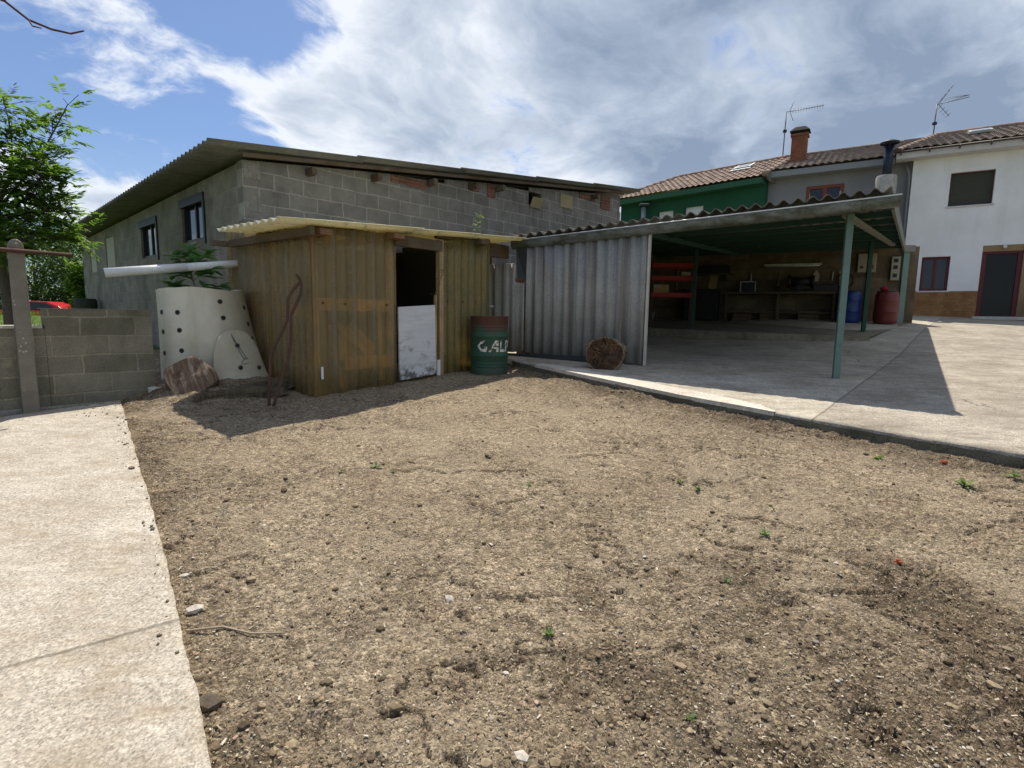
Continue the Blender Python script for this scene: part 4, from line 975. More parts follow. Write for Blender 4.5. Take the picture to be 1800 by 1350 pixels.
M_FC2 = m_corr('brown_grey_fibre_cement', (.30, .285, .26), (.40, .38, .345), (.14, .125, .095), .6, None, .2)
mb = MB(); corr(mb, (-.74, -.06, .16), (-.20, -.06, .18), (-.74, -.06, 1.68), (-.20, -.06, 1.68), nv=3, nrm=(0, -1, 0), amp=.020, pitch=.17); mb.build('leaf', M_FC2, gate, True, solid=.007)
mb = MB(); corr(mb, (-.22, -.05, .18), (-.03, -.05, .2), (-.22, -.05, 1.36), (-.03, -.05, 1.35), nv=3, nrm=(0, -1, 0), amp=.018, pitch=.17); mb.build('leaf', M_FC2, gate, True, solid=.007)
mb = MB(); mb.box(-.80, -.60, -.11, -.095, .94, .975); mb.box(-.80, -.775, -.11, -.095, .78, .975); mb.build('latch', MT['white'], gate)
mb = MB(); mb.box(-.78, .0, .02, .06, 1.2, 1.27); mb.box(-.78, -.72, .02, .06, .15, 2.0); mb.build('batten', MT['dkwood'], gate)
mb = MB(); mb.quad((-.20, -.045, 1.93), (-.0, -.045, 1.93), (-.02, -.03, 1.40), (-.17, -.06, 1.44)); mb.build('torn_sheeting', m_paint('black_sheeting', (.035, .037, .04), .4), gate, solid=.004)

# carport (open shelter)
cz0 = .0
cpt = thing('carport', 'open carport with corrugated roof, long gutter and green steel posts', 'carport', (4.4, 11., 1.0))
def L_(p): return Vector(p)-Vector((4.4, 11., 1.0))
FL = Vector((.03, 9.50, 2.80)); FR = Vector((4.74, 7.05, 3.09)); BR = Vector((10.37, 14.75, 3.56)); BL = Vector((3.7, 17.6, 3.50))
M_CR = m_corr('weathered_roof_sheet', (.15, .13, .115), (.21, .19, .165), (.06, .05, .04), .6, (.19, .17, .14), ax='y')
def lerp4(u, v): return (FL*(1-u)+FR*u)*(1-v)+(BL*(1-u)+BR*u)*v
def roofquad(mb, u0, u1, v0, v1, dz=0., amp=.032):
    n = int((u1-u0)*31*8); us = [u0+(u1-u0)*i/n for i in range(n+1)]; vs = [v0, (v0+v1)/2, v1]
    def fn(u, v):
        return L_(lerp4(u, v))+Vector((0, 0, dz+.035+amp*math.cos(2*math.pi*u*31)))
    mb.grid(fn, us, vs)
mb = MB(); roofquad(mb, 0, .29, -.02, .16); roofquad(mb, .53, 1.0, -.02, .16); roofquad(mb, .0, 1., .145, .19, -.008); roofquad(mb, 0, 1., .18, .36, -.012); roofquad(mb, 0, 1, .35, .68, -.018); roofquad(mb, 0, 1, .67, 1.14, -.024)
mb.build('roof', M_CR, cpt, True, solid=.008)
m_, t_, tc_ = newmat('cloudy_rooflight'); tlc = nd(t_, 'ShaderNodeBsdfTranslucent', {'Color': (.8, .78, .70, 1)}); dfc = nd(t_, 'ShaderNodeBsdfDiffuse', {'Color': (.17, .16, .14, 1)})
mxs = nd(t_, 'ShaderNodeMixShader', {0: .16, 1: dfc.outputs[0], 2: tlc.outputs[0]}); oo = nd(t_, 'ShaderNodeOutputMaterial'); t_.links.new(mxs.outputs[0], oo.inputs[0])
mb = MB(); roofquad(mb, .28, .54, -.02, .15, .004); lab(mb.build('rooflight', m_, cpt, True, solid=.004), 'strip of cloudy translucent roofing letting light through')
# gutter: half round channel
def m_gut():
    m, t, tc = newmat('stained_zinc_gutter')
    n = noise(t, mapping(t, tc, (2, 2, 5)), 1.7, 7, .66); f = noise(t, tc, 24, 5, .7)
    c = mix(t, ramp(t, n, [(.40, 0.), (.62, 1.)]), (.20, .215, .21), (.075, .078, .056))
    c = mix(t, mth(t, 'MULTIPLY', ramp(t, f, [(.5, 0.), (.7, 1.)]), .5), c, (.08, .08, .055))
    finish(t, c, .6, bump(t, f, .2, .003), .25); return m
nrm2 = Vector((CD[1], -CD[0], 0))
nrm2 = Vector((-.441, -.897, 0))
ga = Vector((-.02, 9.39, 2.745)); gb = Vector((4.77, 6.93, 3.04))
mb = MB(); gd = (gb-ga).normalized(); gs = nrm2
def gfn(u, v):
    a = math.pi*(1+v); return L_(ga+(gb-ga)*u+gs*(.095*math.cos(a)*-1)+Vector((0, 0, .130*math.sin(a)))) 
mb.grid(gfn, list(np.linspace(0, 1, 9)), list(np.linspace(0, 1, 12)))
M_GUT = m_gut(); gt = mb.build('gutter', M_GUT, cpt, True, solid=.006)
mb = MB()
mb.tube([L_(ga+gs*.10+Vector((0, 0, .002))), L_(gb+gs*.10+Vector((0, 0, .002)))], .009, 8); mb.build('rolled_lip', m_paint('sunlit_zinc', (.62, .64, .66), .35, (.35, .34, .3), .3, .3), gt, True)  # lip paler than the channel: sunlight along the edge put into its colour
for u in (.17, .33, .47, .62, .80, .93):
    mb = MB()
    for k in range(9):
        p0 = gfn(u, k/9)+Vector((0, 0, -.004)); p1 = gfn(u, (k+1)/9)+Vector((0, 0, -.004)); mb.bar(p0-gs*-.004, p1-gs*-.004, .05, .006)
    mb.build('joint_band', M_GUT, gt)
mb = MB(); mb.v = []; 
pc = [gfn(1, k/11) for k in range(12)]; mb.v = [tuple(p) for p in pc]; mb.f = [tuple(range(12))]; mb.build('end_cap', M_GUT, gt, solid=.004)
# verge trim on the right, purlins and rafters
mb = MB(); mb.bar(L_(FR+Vector((.02, -.02, -.10))), L_(BR+Vector((.02, 0, -.10))), .035, .20); mb.build('verge_trim', m_paint('grey_green_trim', (.15, .15, .115), .6, (.06, .06, .045), .6), cpt)
for k in range(9):
    v = .03+.118*k; a = lerp4(.0, v)+Vector((.1, 0, -.085)); b = lerp4(1, v)+Vector((-.03, 0, -.085))
    mb = MB(); mb.bar(L_(a), L_(b), .05, .085); mb.build('purlin', MT['dgreen'], cpt)
p1t = Vector((4.50, 7.56, 2.86)); 
mb = MB(); mb.bar(L_((4.53, 7.62, 2.93)), L_((9.3, 13.6, 3.36)), .10, .05); mb.build('rafter', m_paint('pale_rafter', (.23, .22, .16), .6, (.1, .1, .07), .5), cpt)
mb = MB(); mb.bar(L_((2.0, 8.6, 2.80)), L_((6.4, 15.8, 3.32)), .08, .09); mb.build('rafter', MT['dgreen'], cpt)
mb = MB(); mb.bar(L_((.15, 9.42, 2.72)), L_((4.72, 7.18, 2.98)), .06, .08); mb.build('front_beam', MT['dgreen'], cpt)
def cpost(x, y, z0, z1, wd=.08, mat='green'):
    mb = MB(); mb.box(-wd/2, wd/2, -wd/2, wd/2, 0, z1-z0); o = mb.build('post', MT[mat], cpt, bevel=.006); o.location = L_((x, y, z0)); o.rotation_euler = (0, 0, CA+R(8)); return o
lab(cpost(4.55, 7.56, gz(4.55, 7.56)+.11, 2.93, .085), 'front post of pale blue green painted steel')
cpost(8.12, 12.6, 1.24, 3.30, .085, 'dgreen'); cpost(4.27, 12.95, 1.15, 3.2, .085, 'dgreen')
# back wall of the carport
M_STONE = m_block('rough_stone_wall', 'x', .55, .30, c1=(.22, .16, .10), c2=(.14, .10, .062), mort=(.19, .14, .095), stain=(.05, .04, .03), stain_amt=.7, ms=.02)
bwD = np.array((10.95-4.2, 14.95-18.3)); bwL = float(np.hypot(*bwD)); bwD = bwD/bwL; bwA = ang(bwD)
bw = thing('stone_wall', 'rough brown stone wall at the back of the carport', 'wall', (4.2, 18.3, 1.2), bwA)
mb = MB(); mb.wall(0, bwL, -.2, 2.32, [], 0, .3); mb.build('masonry', M_STONE, bw)
lwD = np.array((4.2-.1, 18.3-9.5)); lwL = float(np.hypot(*lwD))
iw = thing('carport_side_wall', 'dark block wall along the inner left side of the carport', 'wall', (.1, 9.5, .6), ang(lwD))
mb = MB(); mb.wall(.1, lwL, -.1, lambda x: 2.05+.07*x, [], -.08, .08); mb.build('masonry', M_STONE, iw)
def bwp(s, t, z): return Vector((4.2+bwD[0]*s+bwD[1]*t, 18.3+bwD[1]*s-bwD[0]*t, z))     # t = distance in front of the wall
def bthing(name, lb, cat, s, t, z): return thing(name, lb, cat, bwp(s, t, z), bwA)
# separate post with concrete cap to the right
pc_ = thing('gate_pillar', 'green steel pillar with a small concrete cap beside the red barrel', 'pillar', (10.72, 15.15, 1.40))
mb = MB(); mb.box(-.11, .11, -.11, .11, 0, 1.98); mb.build('shaft', MT['green'], pc_, bevel=.008)
mb = MB(); mb.box(-.16, .16, -.16, .16, 1.98, 2.16); mb.build('cap', M_PALE, pc_, bevel=.012)

# ------------------------------------------------------------------ things inside the carport
def barrel(name, lb, x, y, z, rr, hh, mat, lidm=None):
    b = thing(name, lb, 'barrel', (x, y, z))
    pf = [(.01, .0), (rr*.90, 0), (rr*.97, .03), (rr, .12), (rr, hh*.32), (rr+.012, hh*.35), (rr, hh*.38), (rr, hh*.66), (rr+.012, hh*.69), (rr, hh*.72), (rr*.98, hh*.88), (rr*.9, hh*.955), (rr*.84, hh*.97), (rr*.84, hh), (.01, hh)]
    mb = MB(); mb.lathe(pf, n=36, cap=False); smoothang(mb.build('shell', mat, b), 40)
    mb = MB(); mb.lathe([(rr*.86, hh*.965), (rr*.9, hh*.97), (rr*.9, hh*.99), (rr*.86, hh*1.0)], n=36, cap=False); mb.build('clamp_ring', MT['black'], b)
    return b
barrel('plastic_barrel', 'blue plastic barrel behind the green posts', 9.2, 15.0, 1.44, .30, .88, m_paint('blue_plastic', (.012, .03, .15), .35, (.02, .03, .08), .3))
rb_ = barrel('plastic_barrel', 'faded red plastic barrel at the right end of the stone wall', 9.98, 14.62, 1.44, .275, .86, m_paint('red_plastic', (.16, .028, .022), .45, (.2, .07, .05), .4))
mb = MB(); mb.lathe([(.01, .0), (.09, .02), (.11, .06), (.07, .10), (.03, .12), (.01, .13)], (-.1, 0, .86), 14, False); tag(mb.build('rag', m_paint('red_cloth', (.35, .015, .03), .9)), 'crumpled red rag lying on top of the red barrel', 'rag').location = (9.98, 14.62, 1.44)
M_RED = m_paint('red_rack_paint', (.36, .018, .010), .5, (.2, .02, .015), .3)
rk = thing('storage_rack', 'red steel storage rack just inside the carport behind the partition', 'rack', (3.38, 13.35, 1.26), R(-8))
M_DRED = m_paint('dark_maroon_steel', (.05, .008, .006), .5)
for x in (0, 1.0):
    for y in (0, .5):
        mb = MB(); mb.box(x-.03, x+.03, y-.03, y+.03, 0, 1.75); mb.build('upright', M_DRED, rk)
for z in (.80, 1.20, 1.50):
    mb = MB(); mb.box(-.03, 1.03, -.045, -.02, z-.05, z+.05); mb.box(-.03, 1.03, .5, .53, z-.05, z+.05); mb.box(0, 1.0, -.02, .5, z-.01, z+.015); mb.build('shelf', M_RED, rk)
def crate(name, lb, cat, loc, rz, wx, dy, hz, mat):
    o_ = thing(name, lb, cat, loc, rz); mb = MB(); mb.box(0, wx, 0, dy, 0, hz); mb.build('carton', mat, o_, bevel=.006)
    mb = MB(); mb.box(.0, wx, dy*.47, dy*.53, hz+.001, hz+.003); mb.box(-.0015, wx*.5, -.0015, -.0005, hz*.7, hz); mb.build('tape', m_paint('tape', (.45, .36, .22), .4), o_); return o_
crate('cardboard_box', 'brown cardboard box on the lowest shelf of the red rack', 'box', (3.42, 13.37, 1.26+.815), R(-8), .36, .4, .23, m_paint('cardboard', (.42, .27, .11), .8, (.25, .16, .08), .4))
crate('paint_tin_box', 'small pale box on the middle shelf of the red rack', 'box', (4.05, 13.29, 1.26+1.215), R(-8), .22, .3, .14, m_paint('pale_card', (.42, .36, .26), .8))
# workbench with vice-like machine, fluorescent lamp, hose, boxes
wb = bthing('workbench', 'long dark workbench along the stone wall', 'workbench', 2.7, .75, 1.44)
mb = MB(); mb.box(0, 3.1, 0, .7, .80, .86); mb.build('bench_top', MT['dkwood'], wb)
for x in (.1, 1.5, 2.9):
    for y in (.08, .6):
        mb = MB(); mb.box(x-.035, x+.035, y-.035, y+.035, 0, .80); mb.build('leg', MT['dkwood'], wb)
mb = MB(); mb.box(.1, 2.9, .1, .6, .25, .28); mb.build('lower_shelf', MT['dkwood'], wb)
gr = bthing('bench_grinder', 'black bench machine standing on the workbench', 'machine', 4.75, .45, 2.30)
mb = MB(); mb.box(-.16, .16, -.12, .12, 0, .05); mb.box(-.10, .10, -.10, .10, .05, .20); mb.build('base', MT['black'], gr, bevel=.01)
mb = MB(); mb.tube([(-.30, 0, .30), (.30, 0, .30)], .13, 18); mb.build('motor', MT['black'], gr, True)
for x in (-.30, .30):
    mb = MB(); mb.tube([(x-.04, 0, .30), (x+.04, 0, .30)], .17, 20); mb.build('wheel_guard', MT['black'], gr, True)
tb = bthing('tool_case', 'low black tool case on the right end of the workbench', 'case', 5.35, .5, 2.30)
mb = MB(); mb.box(-.3, .3, -.15, .15, 0, .2); mb.build('body', MT['black'], tb, bevel=.02); mb = MB(); mb.tube([(-.1, 0, .2), (-.1, 0, .25), (.1, 0, .25), (.1, 0, .2)], .012, 8); mb.build('handle', MT['black'], tb)
fr_ = bthing('picture_frame', 'small white framed dark panel standing on the workbench', 'frame', 3.35, .35, 2.30)
mb = MB(); mb.box(-.22, .22, -.02, .02, .30, .33); mb.box(-.22, -.19, -.02, .02, 0, .30); mb.box(.19, .22, -.02, .02, 0, .30); mb.build('border', m_paint('pinkish_white', (.5, .42, .40), .6), fr_)
mb = MB(); mb.box(-.19, .19, -.005, .005, 0, .30); mb.build('panel', m_paint('dark_blue_panel', (.012, .014, .04), .4), fr_)
fl = bthing('strip_lamp', 'long unlit white strip lamp fixed across the stone wall', 'lamp', 4.5, .06, 3.10)
mb = MB(); mb.box(-.75, .75, -.05, .03, -.015, .045); mb.build('body', m_paint('cream_enamel', (.62, .55, .45), .5), fl, bevel=.008); mb = MB(); mb.tube([(-.7, -.05, -.03), (.7, -.05, -.03)], .016, 10); mb.build('tube', MT['white'], fl, True)
for s, lb in ((3.4, 'short upright white pipe on the stone wall left of the lamp'), (5.55, 'short upright white pipe on the stone wall right of the lamp')):
    mb = MB(); mb.tube([bwp(s, .04, 2.62), bwp(s, .04, 2.9)], .022, 8); tag(mb.build('pipe_stub', m_paint('greyish_pipe', (.5, .47, .42), .5), None, True), lb, 'pipe')
mb = MB(); cpos = bwp(5.86, .07, 2.63); mb.tube([cpos+Vector((bwD[0]*.21*math.cos(a), bwD[1]*.21*math.cos(a), .21*math.sin(a))) for a in np.linspace(0, 2*math.pi, 30)], .018, 8, False); tag(mb.build('coiled_hose', MT['black'], None, True), 'coil of black hose hanging on the stone wall', 'hose')
mb = MB(); p = bwp(5.12, .08, 2.62); ux = Vector((bwD[0], bwD[1], 0))
mb.quad(p-ux*.06, p+ux*.08+Vector((0, 0, .0)), p+ux*.10+Vector((0, 0, .18)), p+ux*.02+Vector((0, 0, .33)), p-ux*.07+Vector((0, 0, .2))); tag(mb.build('hanging_cloth', m_paint('pale_cloth', (.5, .44, .36), .9), None, solid=.02), 'pale cloth hanging from a hook above the bench machine', 'cloth')
m_box = m_paint('ivory_plastic', (.34, .31, .22), .5, (.3, .27, .2), .3); m_redb = m_paint('red_switch', (.28, .03, .02), .5)
eb = bthing('fuse_box', 'large ivory electrical box on the stone wall above the blue barrel', 'electrical box', 6.35, .06, 2.85)
mb = MB(); mb.box(-.22, .22, -.06, .04, 0, .52); mb.build('case', m_box, eb, bevel=.015); mb = MB(); mb.box(.0, .16, -.068, -.06, .09, .20); mb.build('red_breaker', m_redb, eb); mb = MB(); mb.box(-.16, -.08, -.068, -.06, .11, .17); mb.build('switch', MT['black'], eb)
eb = bthing('socket_box', 'narrow ivory socket box on the stone wall above the red barrel', 'electrical box', 7.02, .06, 2.62)
mb = MB(); mb.box(-.10, .10, -.05, .04, 0, .64); mb.build('case', m_box, eb, bevel=.012); mb = MB()
for z in (.08, .30, .48): mb.box(-.05, .05, -.058, -.05, z, z+.1)
mb.build('sockets', MT['black'], eb)
mb = MB(); mb.tube([bwp(6.42, .05, 1.5), bwp(6.42, .05, 2.85)], .028, 8); tag(mb.build('conduit', m_paint('dark_red_conduit', (.16, .02, .02), .5), None, True), 'dark red conduit running down from the ivory fuse box', 'conduit')
cab = bthing('dark_cabinet', 'black cupboard standing on the platform against the stone wall', 'cupboard', 1.55, .5, 1.45)
mb = MB(); mb.box(0, 1.0, -.05, .45, 0, .95); mb.build('carcass', MT['black'], cab, bevel=.01); mb = MB(); mb.box(.49, .51, -.06, -.05, .05, .9); mb.box(.42, .44, -.07, -.05, .45, .6); mb.build('door_edge', MT['rust'], cab)
shf = bthing('wall_shelf', 'dark shelf board high on the stone wall', 'shelf', 1.6, .3, 2.85); mb = MB(); mb.box(0, 1.3, 0, .3, 0, .04); mb.box(.1, .14, .05, .3, -.2, 0); mb.box(1.1, 1.14, .05, .3, -.2, 0); mb.build('board', MT['dkwood'], shf); mb = MB(); mb.box(.1, 1.2, .02, .28, .04, .26); mb.build('stored_tins', MT['black'], shf, bevel=.02)

for (x, y, h, ln, rz, lb) in [(2.15, .12, 1.9, .12, 8, 'tall brown plank leaning on the stone wall beside the black cupboard'), (5.95, .15, 1.5, .10, -6, 'short plank leaning on the stone wall behind the blue barrel')]:
    pk = bthing('plank', lb, 'plank', x, y, 1.45); mb = MB(); mb.box(-ln, ln, -.02, .02, 0, h); mb.build('board', MT['wood_z'], pk, bevel=.004); pk.rotation_euler = (R(-5), R(rz), bwA)
    mb = MB(); mb.box(-ln*.9, ln*.9, -.035, -.02, h*.45, h*.52); mb.build('batten', MT['dkwood'], pk)
M_CRT = m_paint('grimy_crate', (.16, .10, .05), .8, (.06, .04, .02), .5)
for k, (x, lb) in enumerate([(3.0, 'slatted crate under the left end of the workbench'), (3.75, 'slatted crate under the middle of the workbench'), (4.75, 'slatted crate under the right half of the workbench')]):
    ct = bthing('crate', lb, 'crate', x, .55, 1.45); mb = MB()
    mb.box(0, .5, 0, .35, 0, .02)
    for z in (.03, .13, .23):
        mb.box(0, .5, -.012, 0, z, z+.075); mb.box(0, .5, .35, .362, z, z+.075); mb.box(-.012, 0, 0, .35, z, z+.075); mb.box(.5, .512, 0, .35, z, z+.075)
    mb.build('slats', M_CRT, ct); mb = MB(); mb.box(.03, .47, .03, .32, .02, .2+.05*k); mb.build('contents', MT['rust'] if k % 2 else MT['black'], ct, bevel=.02)
bk = bthing('bucket', 'small grey bucket on the platform near the red storage rack', 'bucket', .75, 1.6, 1.40); mb = MB(); mb.lathe([(.01, .01), (.10, 0), (.14, .26), (.15, .27), (.135, .265), (.10, .02), (.01, .02)], n=20, cap=False); mb.build('pail', MT['galv'], bk, True); mb = MB(); mb.tube([(.14*math.cos(a), .02, .27+.13*math.sin(a)) for a in np.linspace(0, math.pi, 10)], .005, 5); mb.build('handle', MT['galv'], bk)
for s_, z_, L__, lb in [(1.2, 2.3, .9, 'long handled tool hanging on the stone wall above the black cupboard'), (4.15, 2.45, .45, 'short hand tool hanging under the white strip lamp')]:
    mb = MB(); mb.tube([bwp(s_, .04, z_), bwp(s_+.05, .04, z_+L__)], .016, 7); hd = mb.build('tool', MT['wood_z'], None, True); tag(hd, lb, 'tool')
    mb = MB(); p = bwp(s_, .05, z_-.12); ux = Vector((bwD[0], bwD[1], 0)); mb.quad(p-ux*.09, p+ux*.09, p+ux*.06+Vector((0, 0, .16)), p-ux*.06+Vector((0, 0, .16))); mb.build('blade', MT['rust'], hd, solid=.012)

# ------------------------------------------------------------------ houses
def tiles(mb, x0, x1, y0, z0, y1, z1, pitch=.24, row=.36, amp=.045, seg=6, hip=None):
    # stepped clay tiles: x along the eave, climbing from (y0,z0) to (y1,z1)
    L = math.hypot(y1-y0, z1-z0); nr = int(L/row); n = int((x1-x0)/pitch*seg)
    us = [x0+(x1-x0)*i/n for i in range(n+1)]
    vs = []
    for k in range(nr): vs += [(k/nr, .035), ((k+1)/nr-.0008, .0)]
    def fn(u, vv):
        v, lift = vv; k = int(v*nr+1e-6)
        h = amp*(abs(math.cos(math.pi*u/pitch))**.8)+lift+.012*_h(np.array([math.floor(u/pitch)]), np.array([k]), 3)[0]
        return (u, y0+(y1-y0)*v, z0+(z1-z0)*v+h)
    f0 = len(mb.f); mb.grid(fn, us, vs)
    if hip:
        keep = []
        for q in mb.f[f0:]:
            cx = sum(mb.v[i][0] for i in q)/4; cv = (sum(mb.v[i][1] for i in q)/4-y0)/(y1-y0)
            if cx >= x0+hip*cv-.02: keep.append(q)
        mb.f = mb.f[:f0]+keep
        i = len(mb.v); mb.v += [(x0, y0, z0), (x0+hip, y1, z1), (x0, y1*2-y0, z0)]; mb.f.append((i, i+1, i+2))
M_T1 = m_tile('brown_clay_tiles', (.275, .185, .145), (.345, .245, .195), (.22, .155, .128))
M_T2 = m_tile('grey_brown_tiles', (.20, .155, .13), (.27, .205, .17), (.16, .125, .105))
M_WST = m_stucco('white_stucco', (.84, .82, .81), (.56, .53, .50), .38)
M_GST = m_stucco('grey_render', (.25, .25, .255), (.17, .165, .16), .4)
M_GRN = m_stucco('bottle_green_render', (.024, .092, .050), (.015, .058, .032), .4)
HD = np.array((.845, -.535)); HD = HD/np.hypot(*HD); HA = ang(HD); HZ = 1.66
wh = thing('white_house', 'white two storey house with brown tile base and dark red door frame', 'house', (13.19, 18.7, HZ), HA)
whh = [(1.02, 2.12, 5.22-HZ, 6.27-HZ), (.50, 1.25, 2.53-HZ, 3.64-HZ), (2.03, 3.04, 1.70-HZ, 3.93-HZ)]
mb = MB(); mb.wall(0, 7.5, -.4, 6.80-HZ, whh, 0, .3); mb.build('wall', M_WST, wh)
mb = MB(); mb.box(0, .3, .3, 7, -.4, 6.8-HZ); mb.box(7.2, 7.5, .3, 7, -.4, 6.8-HZ); mb.build('side_wall', M_WST, wh)
M_DADO = m_block('brown_tile_dado', 'x', .20, .10, c1=(.40, .205, .085), c2=(.30, .15, .06), mort=(.28, .18, .10), ms=.004, stain_amt=.3)
mb = MB(); mb.box(0, 2.03, -.014, -.001, -.3, 2.51-HZ); mb.build('tile_dado', M_DADO, wh)
M_FASC = m_paint('offwhite_fascia', (.60, .57, .55), .7, (.36, .33, .3), .4)
mb = MB(); mb.box(-.50, 7.7, -.5, 0, 6.78-HZ, 7.0-HZ); mb.build('eave_fascia', M_FASC, wh, bevel=.01)
M_BRN = m_paint('maroon_frame', (.115, .014, .018), .45, (.05, .01, .01), .3); M_OCH = m_paint('ochre_surround', (.30, .19, .09), .7, (.2, .13, .07), .3)
M_SHUT = m_paint('olive_roller_shutter', (.055, .054, .040), .6, (.04, .04, .03), .2)
def shutter(parent, a, b, c, e, mat, y=.06):
    mb = MB(); n = int((e-c)/.045)
    def fn(u, v): return (a+(b-a)*u, y-.008*abs(math.sin(math.pi*v*n)), c+(e-c)*v)
    mb.grid(fn, [0, 1], list(np.linspace(0, 1, n*4+1))); return mb.build('roller_shutter', mat, parent)
def wframe(parent, a, b, c, e, mat, tw=.06, y0=.13, y1=.20, mull=True, name='window'):
    f = MB(); f.box(a, b, y0, y1, e-tw, e); f.box(a, b, y0, y1, c, c+tw); f.box(a, a+tw, y0, y1, c+tw, e-tw); f.box(b-tw, b, y0, y1, c+tw, e-tw)
    if mull: f.box((a+b)/2-tw*.6, (a+b)/2+tw*.6, y0+.004, y1-.004, c+tw, e-tw)
    return f.build(name, mat, parent, bevel=.006)
a, b, c, e = whh[0]; win = wframe(wh, a, b, c, e, M_BRN, .025, mull=False); lab(win, 'upper window closed by an olive roller shutter'); shutter(win, a+.025, b-.025, c+.025, e-.025, M_SHUT, .16)
mb = MB(); mb.box(a-.05, b+.05, -.04, .0, c-.05, c-.001); mb.build('sill', M_FASC, win)
a, b, c, e = whh[1]; win = wframe(wh, a, b, c, e, M_BRN, .07); lab(win, 'small ground floor window with a maroon frame'); g = MB(); g.box(a+.07, b-.07, .16, .17, c+.07, e-.07); g.build('pane', MT['glass'], win)
mb = MB(); mb.box(a+.3, a+.40, .172, .19, c+.07, e-.07); mb.build('curtain', M_OCH, win); mb = MB(); mb.box(a-.05, b+.05, -.045, .04, c-.05, c-.001); mb.build('sill', M_FASC, win)
a, b, c, e = whh[2]
mb = MB(); mb.box(a, b+.1, .02, .16, 3.74-HZ, e); mb.build('door_lintel', M_OCH, wh)
mb = MB(); mb.box(a, a+.12, .05, .16, -.0, 3.74-HZ); mb.box(b-.14, b-.02, .05, .16, .0, 3.74-HZ); mb.box(a+.12, b-.14, .05, .16, 3.66-HZ, 3.74-HZ); dfr = mb.build('door', M_BRN, wh, bevel=.008)
mb = MB(); mb.box(a+.12, b-.14, .10, .12, .02, 3.66-HZ); mb.build('glazing', m_glass('dark_door_glass', (.02, .018, .016), .08, .18), dfr)
mb = MB(); mb.box(b-.02, b+.16, -.02, .0, -.1, 3.93-HZ); mb.build('door_jamb', M_OCH, wh)
mb = MB(); mb.tube([(2.55, -.02, 3.88-HZ), (2.55, -.09, 3.86-HZ)], .05, 12); mb.build('door_lamp', MT['white'], wh, True)
mb = MB(); mb.box(1.9, 3.3, -.5, 0, -.06, .03); mb.build('door_step', M_PALEC, wh, bevel=.01)
rb = MB(); tiles(rb, -.55, 7.7, -.55, 7.0-HZ, 3.6, 8.40-HZ, hip=1.25); rw = rb.build('roof', M_T2, wh)
mb = MB(); mb.box(-.2, 7.5, 3.45, 3.9, 6.9-HZ, 8.40-HZ); mb.build('roof_back', M_T2, rw)
def ridge(mb, a, b, r=.10, n=0):
    a = Vector(a); b = Vector(b); L = (b-a).length; n = int(L/.38)
    for k in range(n): mb.tube([a.lerp(b, k/n), a.lerp(b, (k+1.08)/n)], r, 8, r1=r*.88)
mb = MB(); ridge(mb, (-.5, -.45, 7.05-HZ), (.75, 3.6, 8.43-HZ)); ridge(mb, (.75, 3.6, 8.45-HZ), (7.6, 3.6, 8.45-HZ)); mb.build('ridge_tiles', M_T1, rw, True)
mb = MB(); mb.tube([(-.5, -.6, 6.97-HZ), (7.7, -.6, 6.97-HZ)], .035, 8); 
for x in np.arange(-.4, 7.6, .75): mb.box(x, x+.025, -.64, -.5, 6.88-HZ, 6.98-HZ)
mb.build('gutter_pipe', m_paint('brown_gutter', (.075, .05, .04), .5), wh, True)
sk = MB(); ssl = (8.40-7.0)/4.15; Msk = Matrix.Translation((1.55, 1.7, 7.0-HZ+ssl*2.25+.09)) @ Matrix.Rotation(math.atan(ssl), 4, 'X')
sk.box(0, .62, 0, .62, 0, .08, Msk); so_ = sk.build('skylight', MT['galv'], rw); sk = MB(); sk.box(.07, .55, .07, .55, .081, .088, Msk); sk.build('pane', m_glass('sky_glass', (.3, .33, .36), .05), so_)
tag(struct(MB().build('x', None)), 'x', 'x') if False else None
# shoe rack by the door
srk = thing('red_rack', 'dark red slatted rack beside the white house door', 'rack', (13.19+HD[0]*3.32+HD[1]*.25, 18.7+HD[1]*3.32-HD[0]*.25, 1.70), HA)
for z in (.05, .17, .29, .41, .53): mb = MB(); mb.box(0, .6, -.12, .12, z, z+.03); mb.build('slat_shelf', M_BRN, srk)
mb = MB(); mb.box(-.03, 0, -.13, .13, 0, .62); mb.build('end_panel', M_BRN, srk); mb = MB(); mb.box(.6, .63, -.13, .13, 0, .62); mb.build('end_panel', M_BRN, srk)

gh = thing('grey_house', 'grey rendered house with a red framed window between the white and green houses', 'house', (13.19, 18.7, HZ), HA)
mb = MB(); mb.wall(-4.42, -.02, -.4, 6.85-HZ, [(-3.12, -1.93, 5.25-HZ, 6.35-HZ)], .3, .55); mb.build('wall', M_GST, gh)
M_GF = m_paint('grey_fascia', (.24, .25, .26), .7, (.16, .16, .15), .3)
mb = MB(); mb.box(-4.55, -.52, -.18, .3, 6.72-HZ, 6.93-HZ); mb.build('eave_fascia', M_GF, gh, bevel=.01)
M_RW = m_paint('red_brown_window', (.20, .045, .02), .5, (.1, .03, .02), .3)
win = wframe(gh, -3.12, -1.93, 5.25-HZ, 6.35-HZ, M_RW, .11, .28, .42); lab(win, 'red brown timber window'); g = MB(); g.box(-3.0, -2.05, .34, .35, 5.36-HZ, 6.24-HZ); g.build('pane', MT['glass'], win)
mb = MB(); mb.box(-2.98, -2.85, .352, .37, 5.36-HZ, 6.24-HZ); mb.build('curtain', MT['white'], win)
rb = MB(); tiles(rb, -4.55, .7, -.22, 6.93-HZ, 4.0, 8.40-HZ); rg_ = rb.build('roof', M_T2, gh); mb = MB(); mb.box(-4.4, 1.2, 3.9, 4.3, 6.9-HZ, 8.40-HZ); mb.build('roof_back', M_T2, rg_)
mb = MB(); ridge(mb, (-4.5, 4.0, 8.45-HZ), (.9, 4.0, 8.45-HZ)); mb.build('ridge_tiles', M_T2, rg_, True)
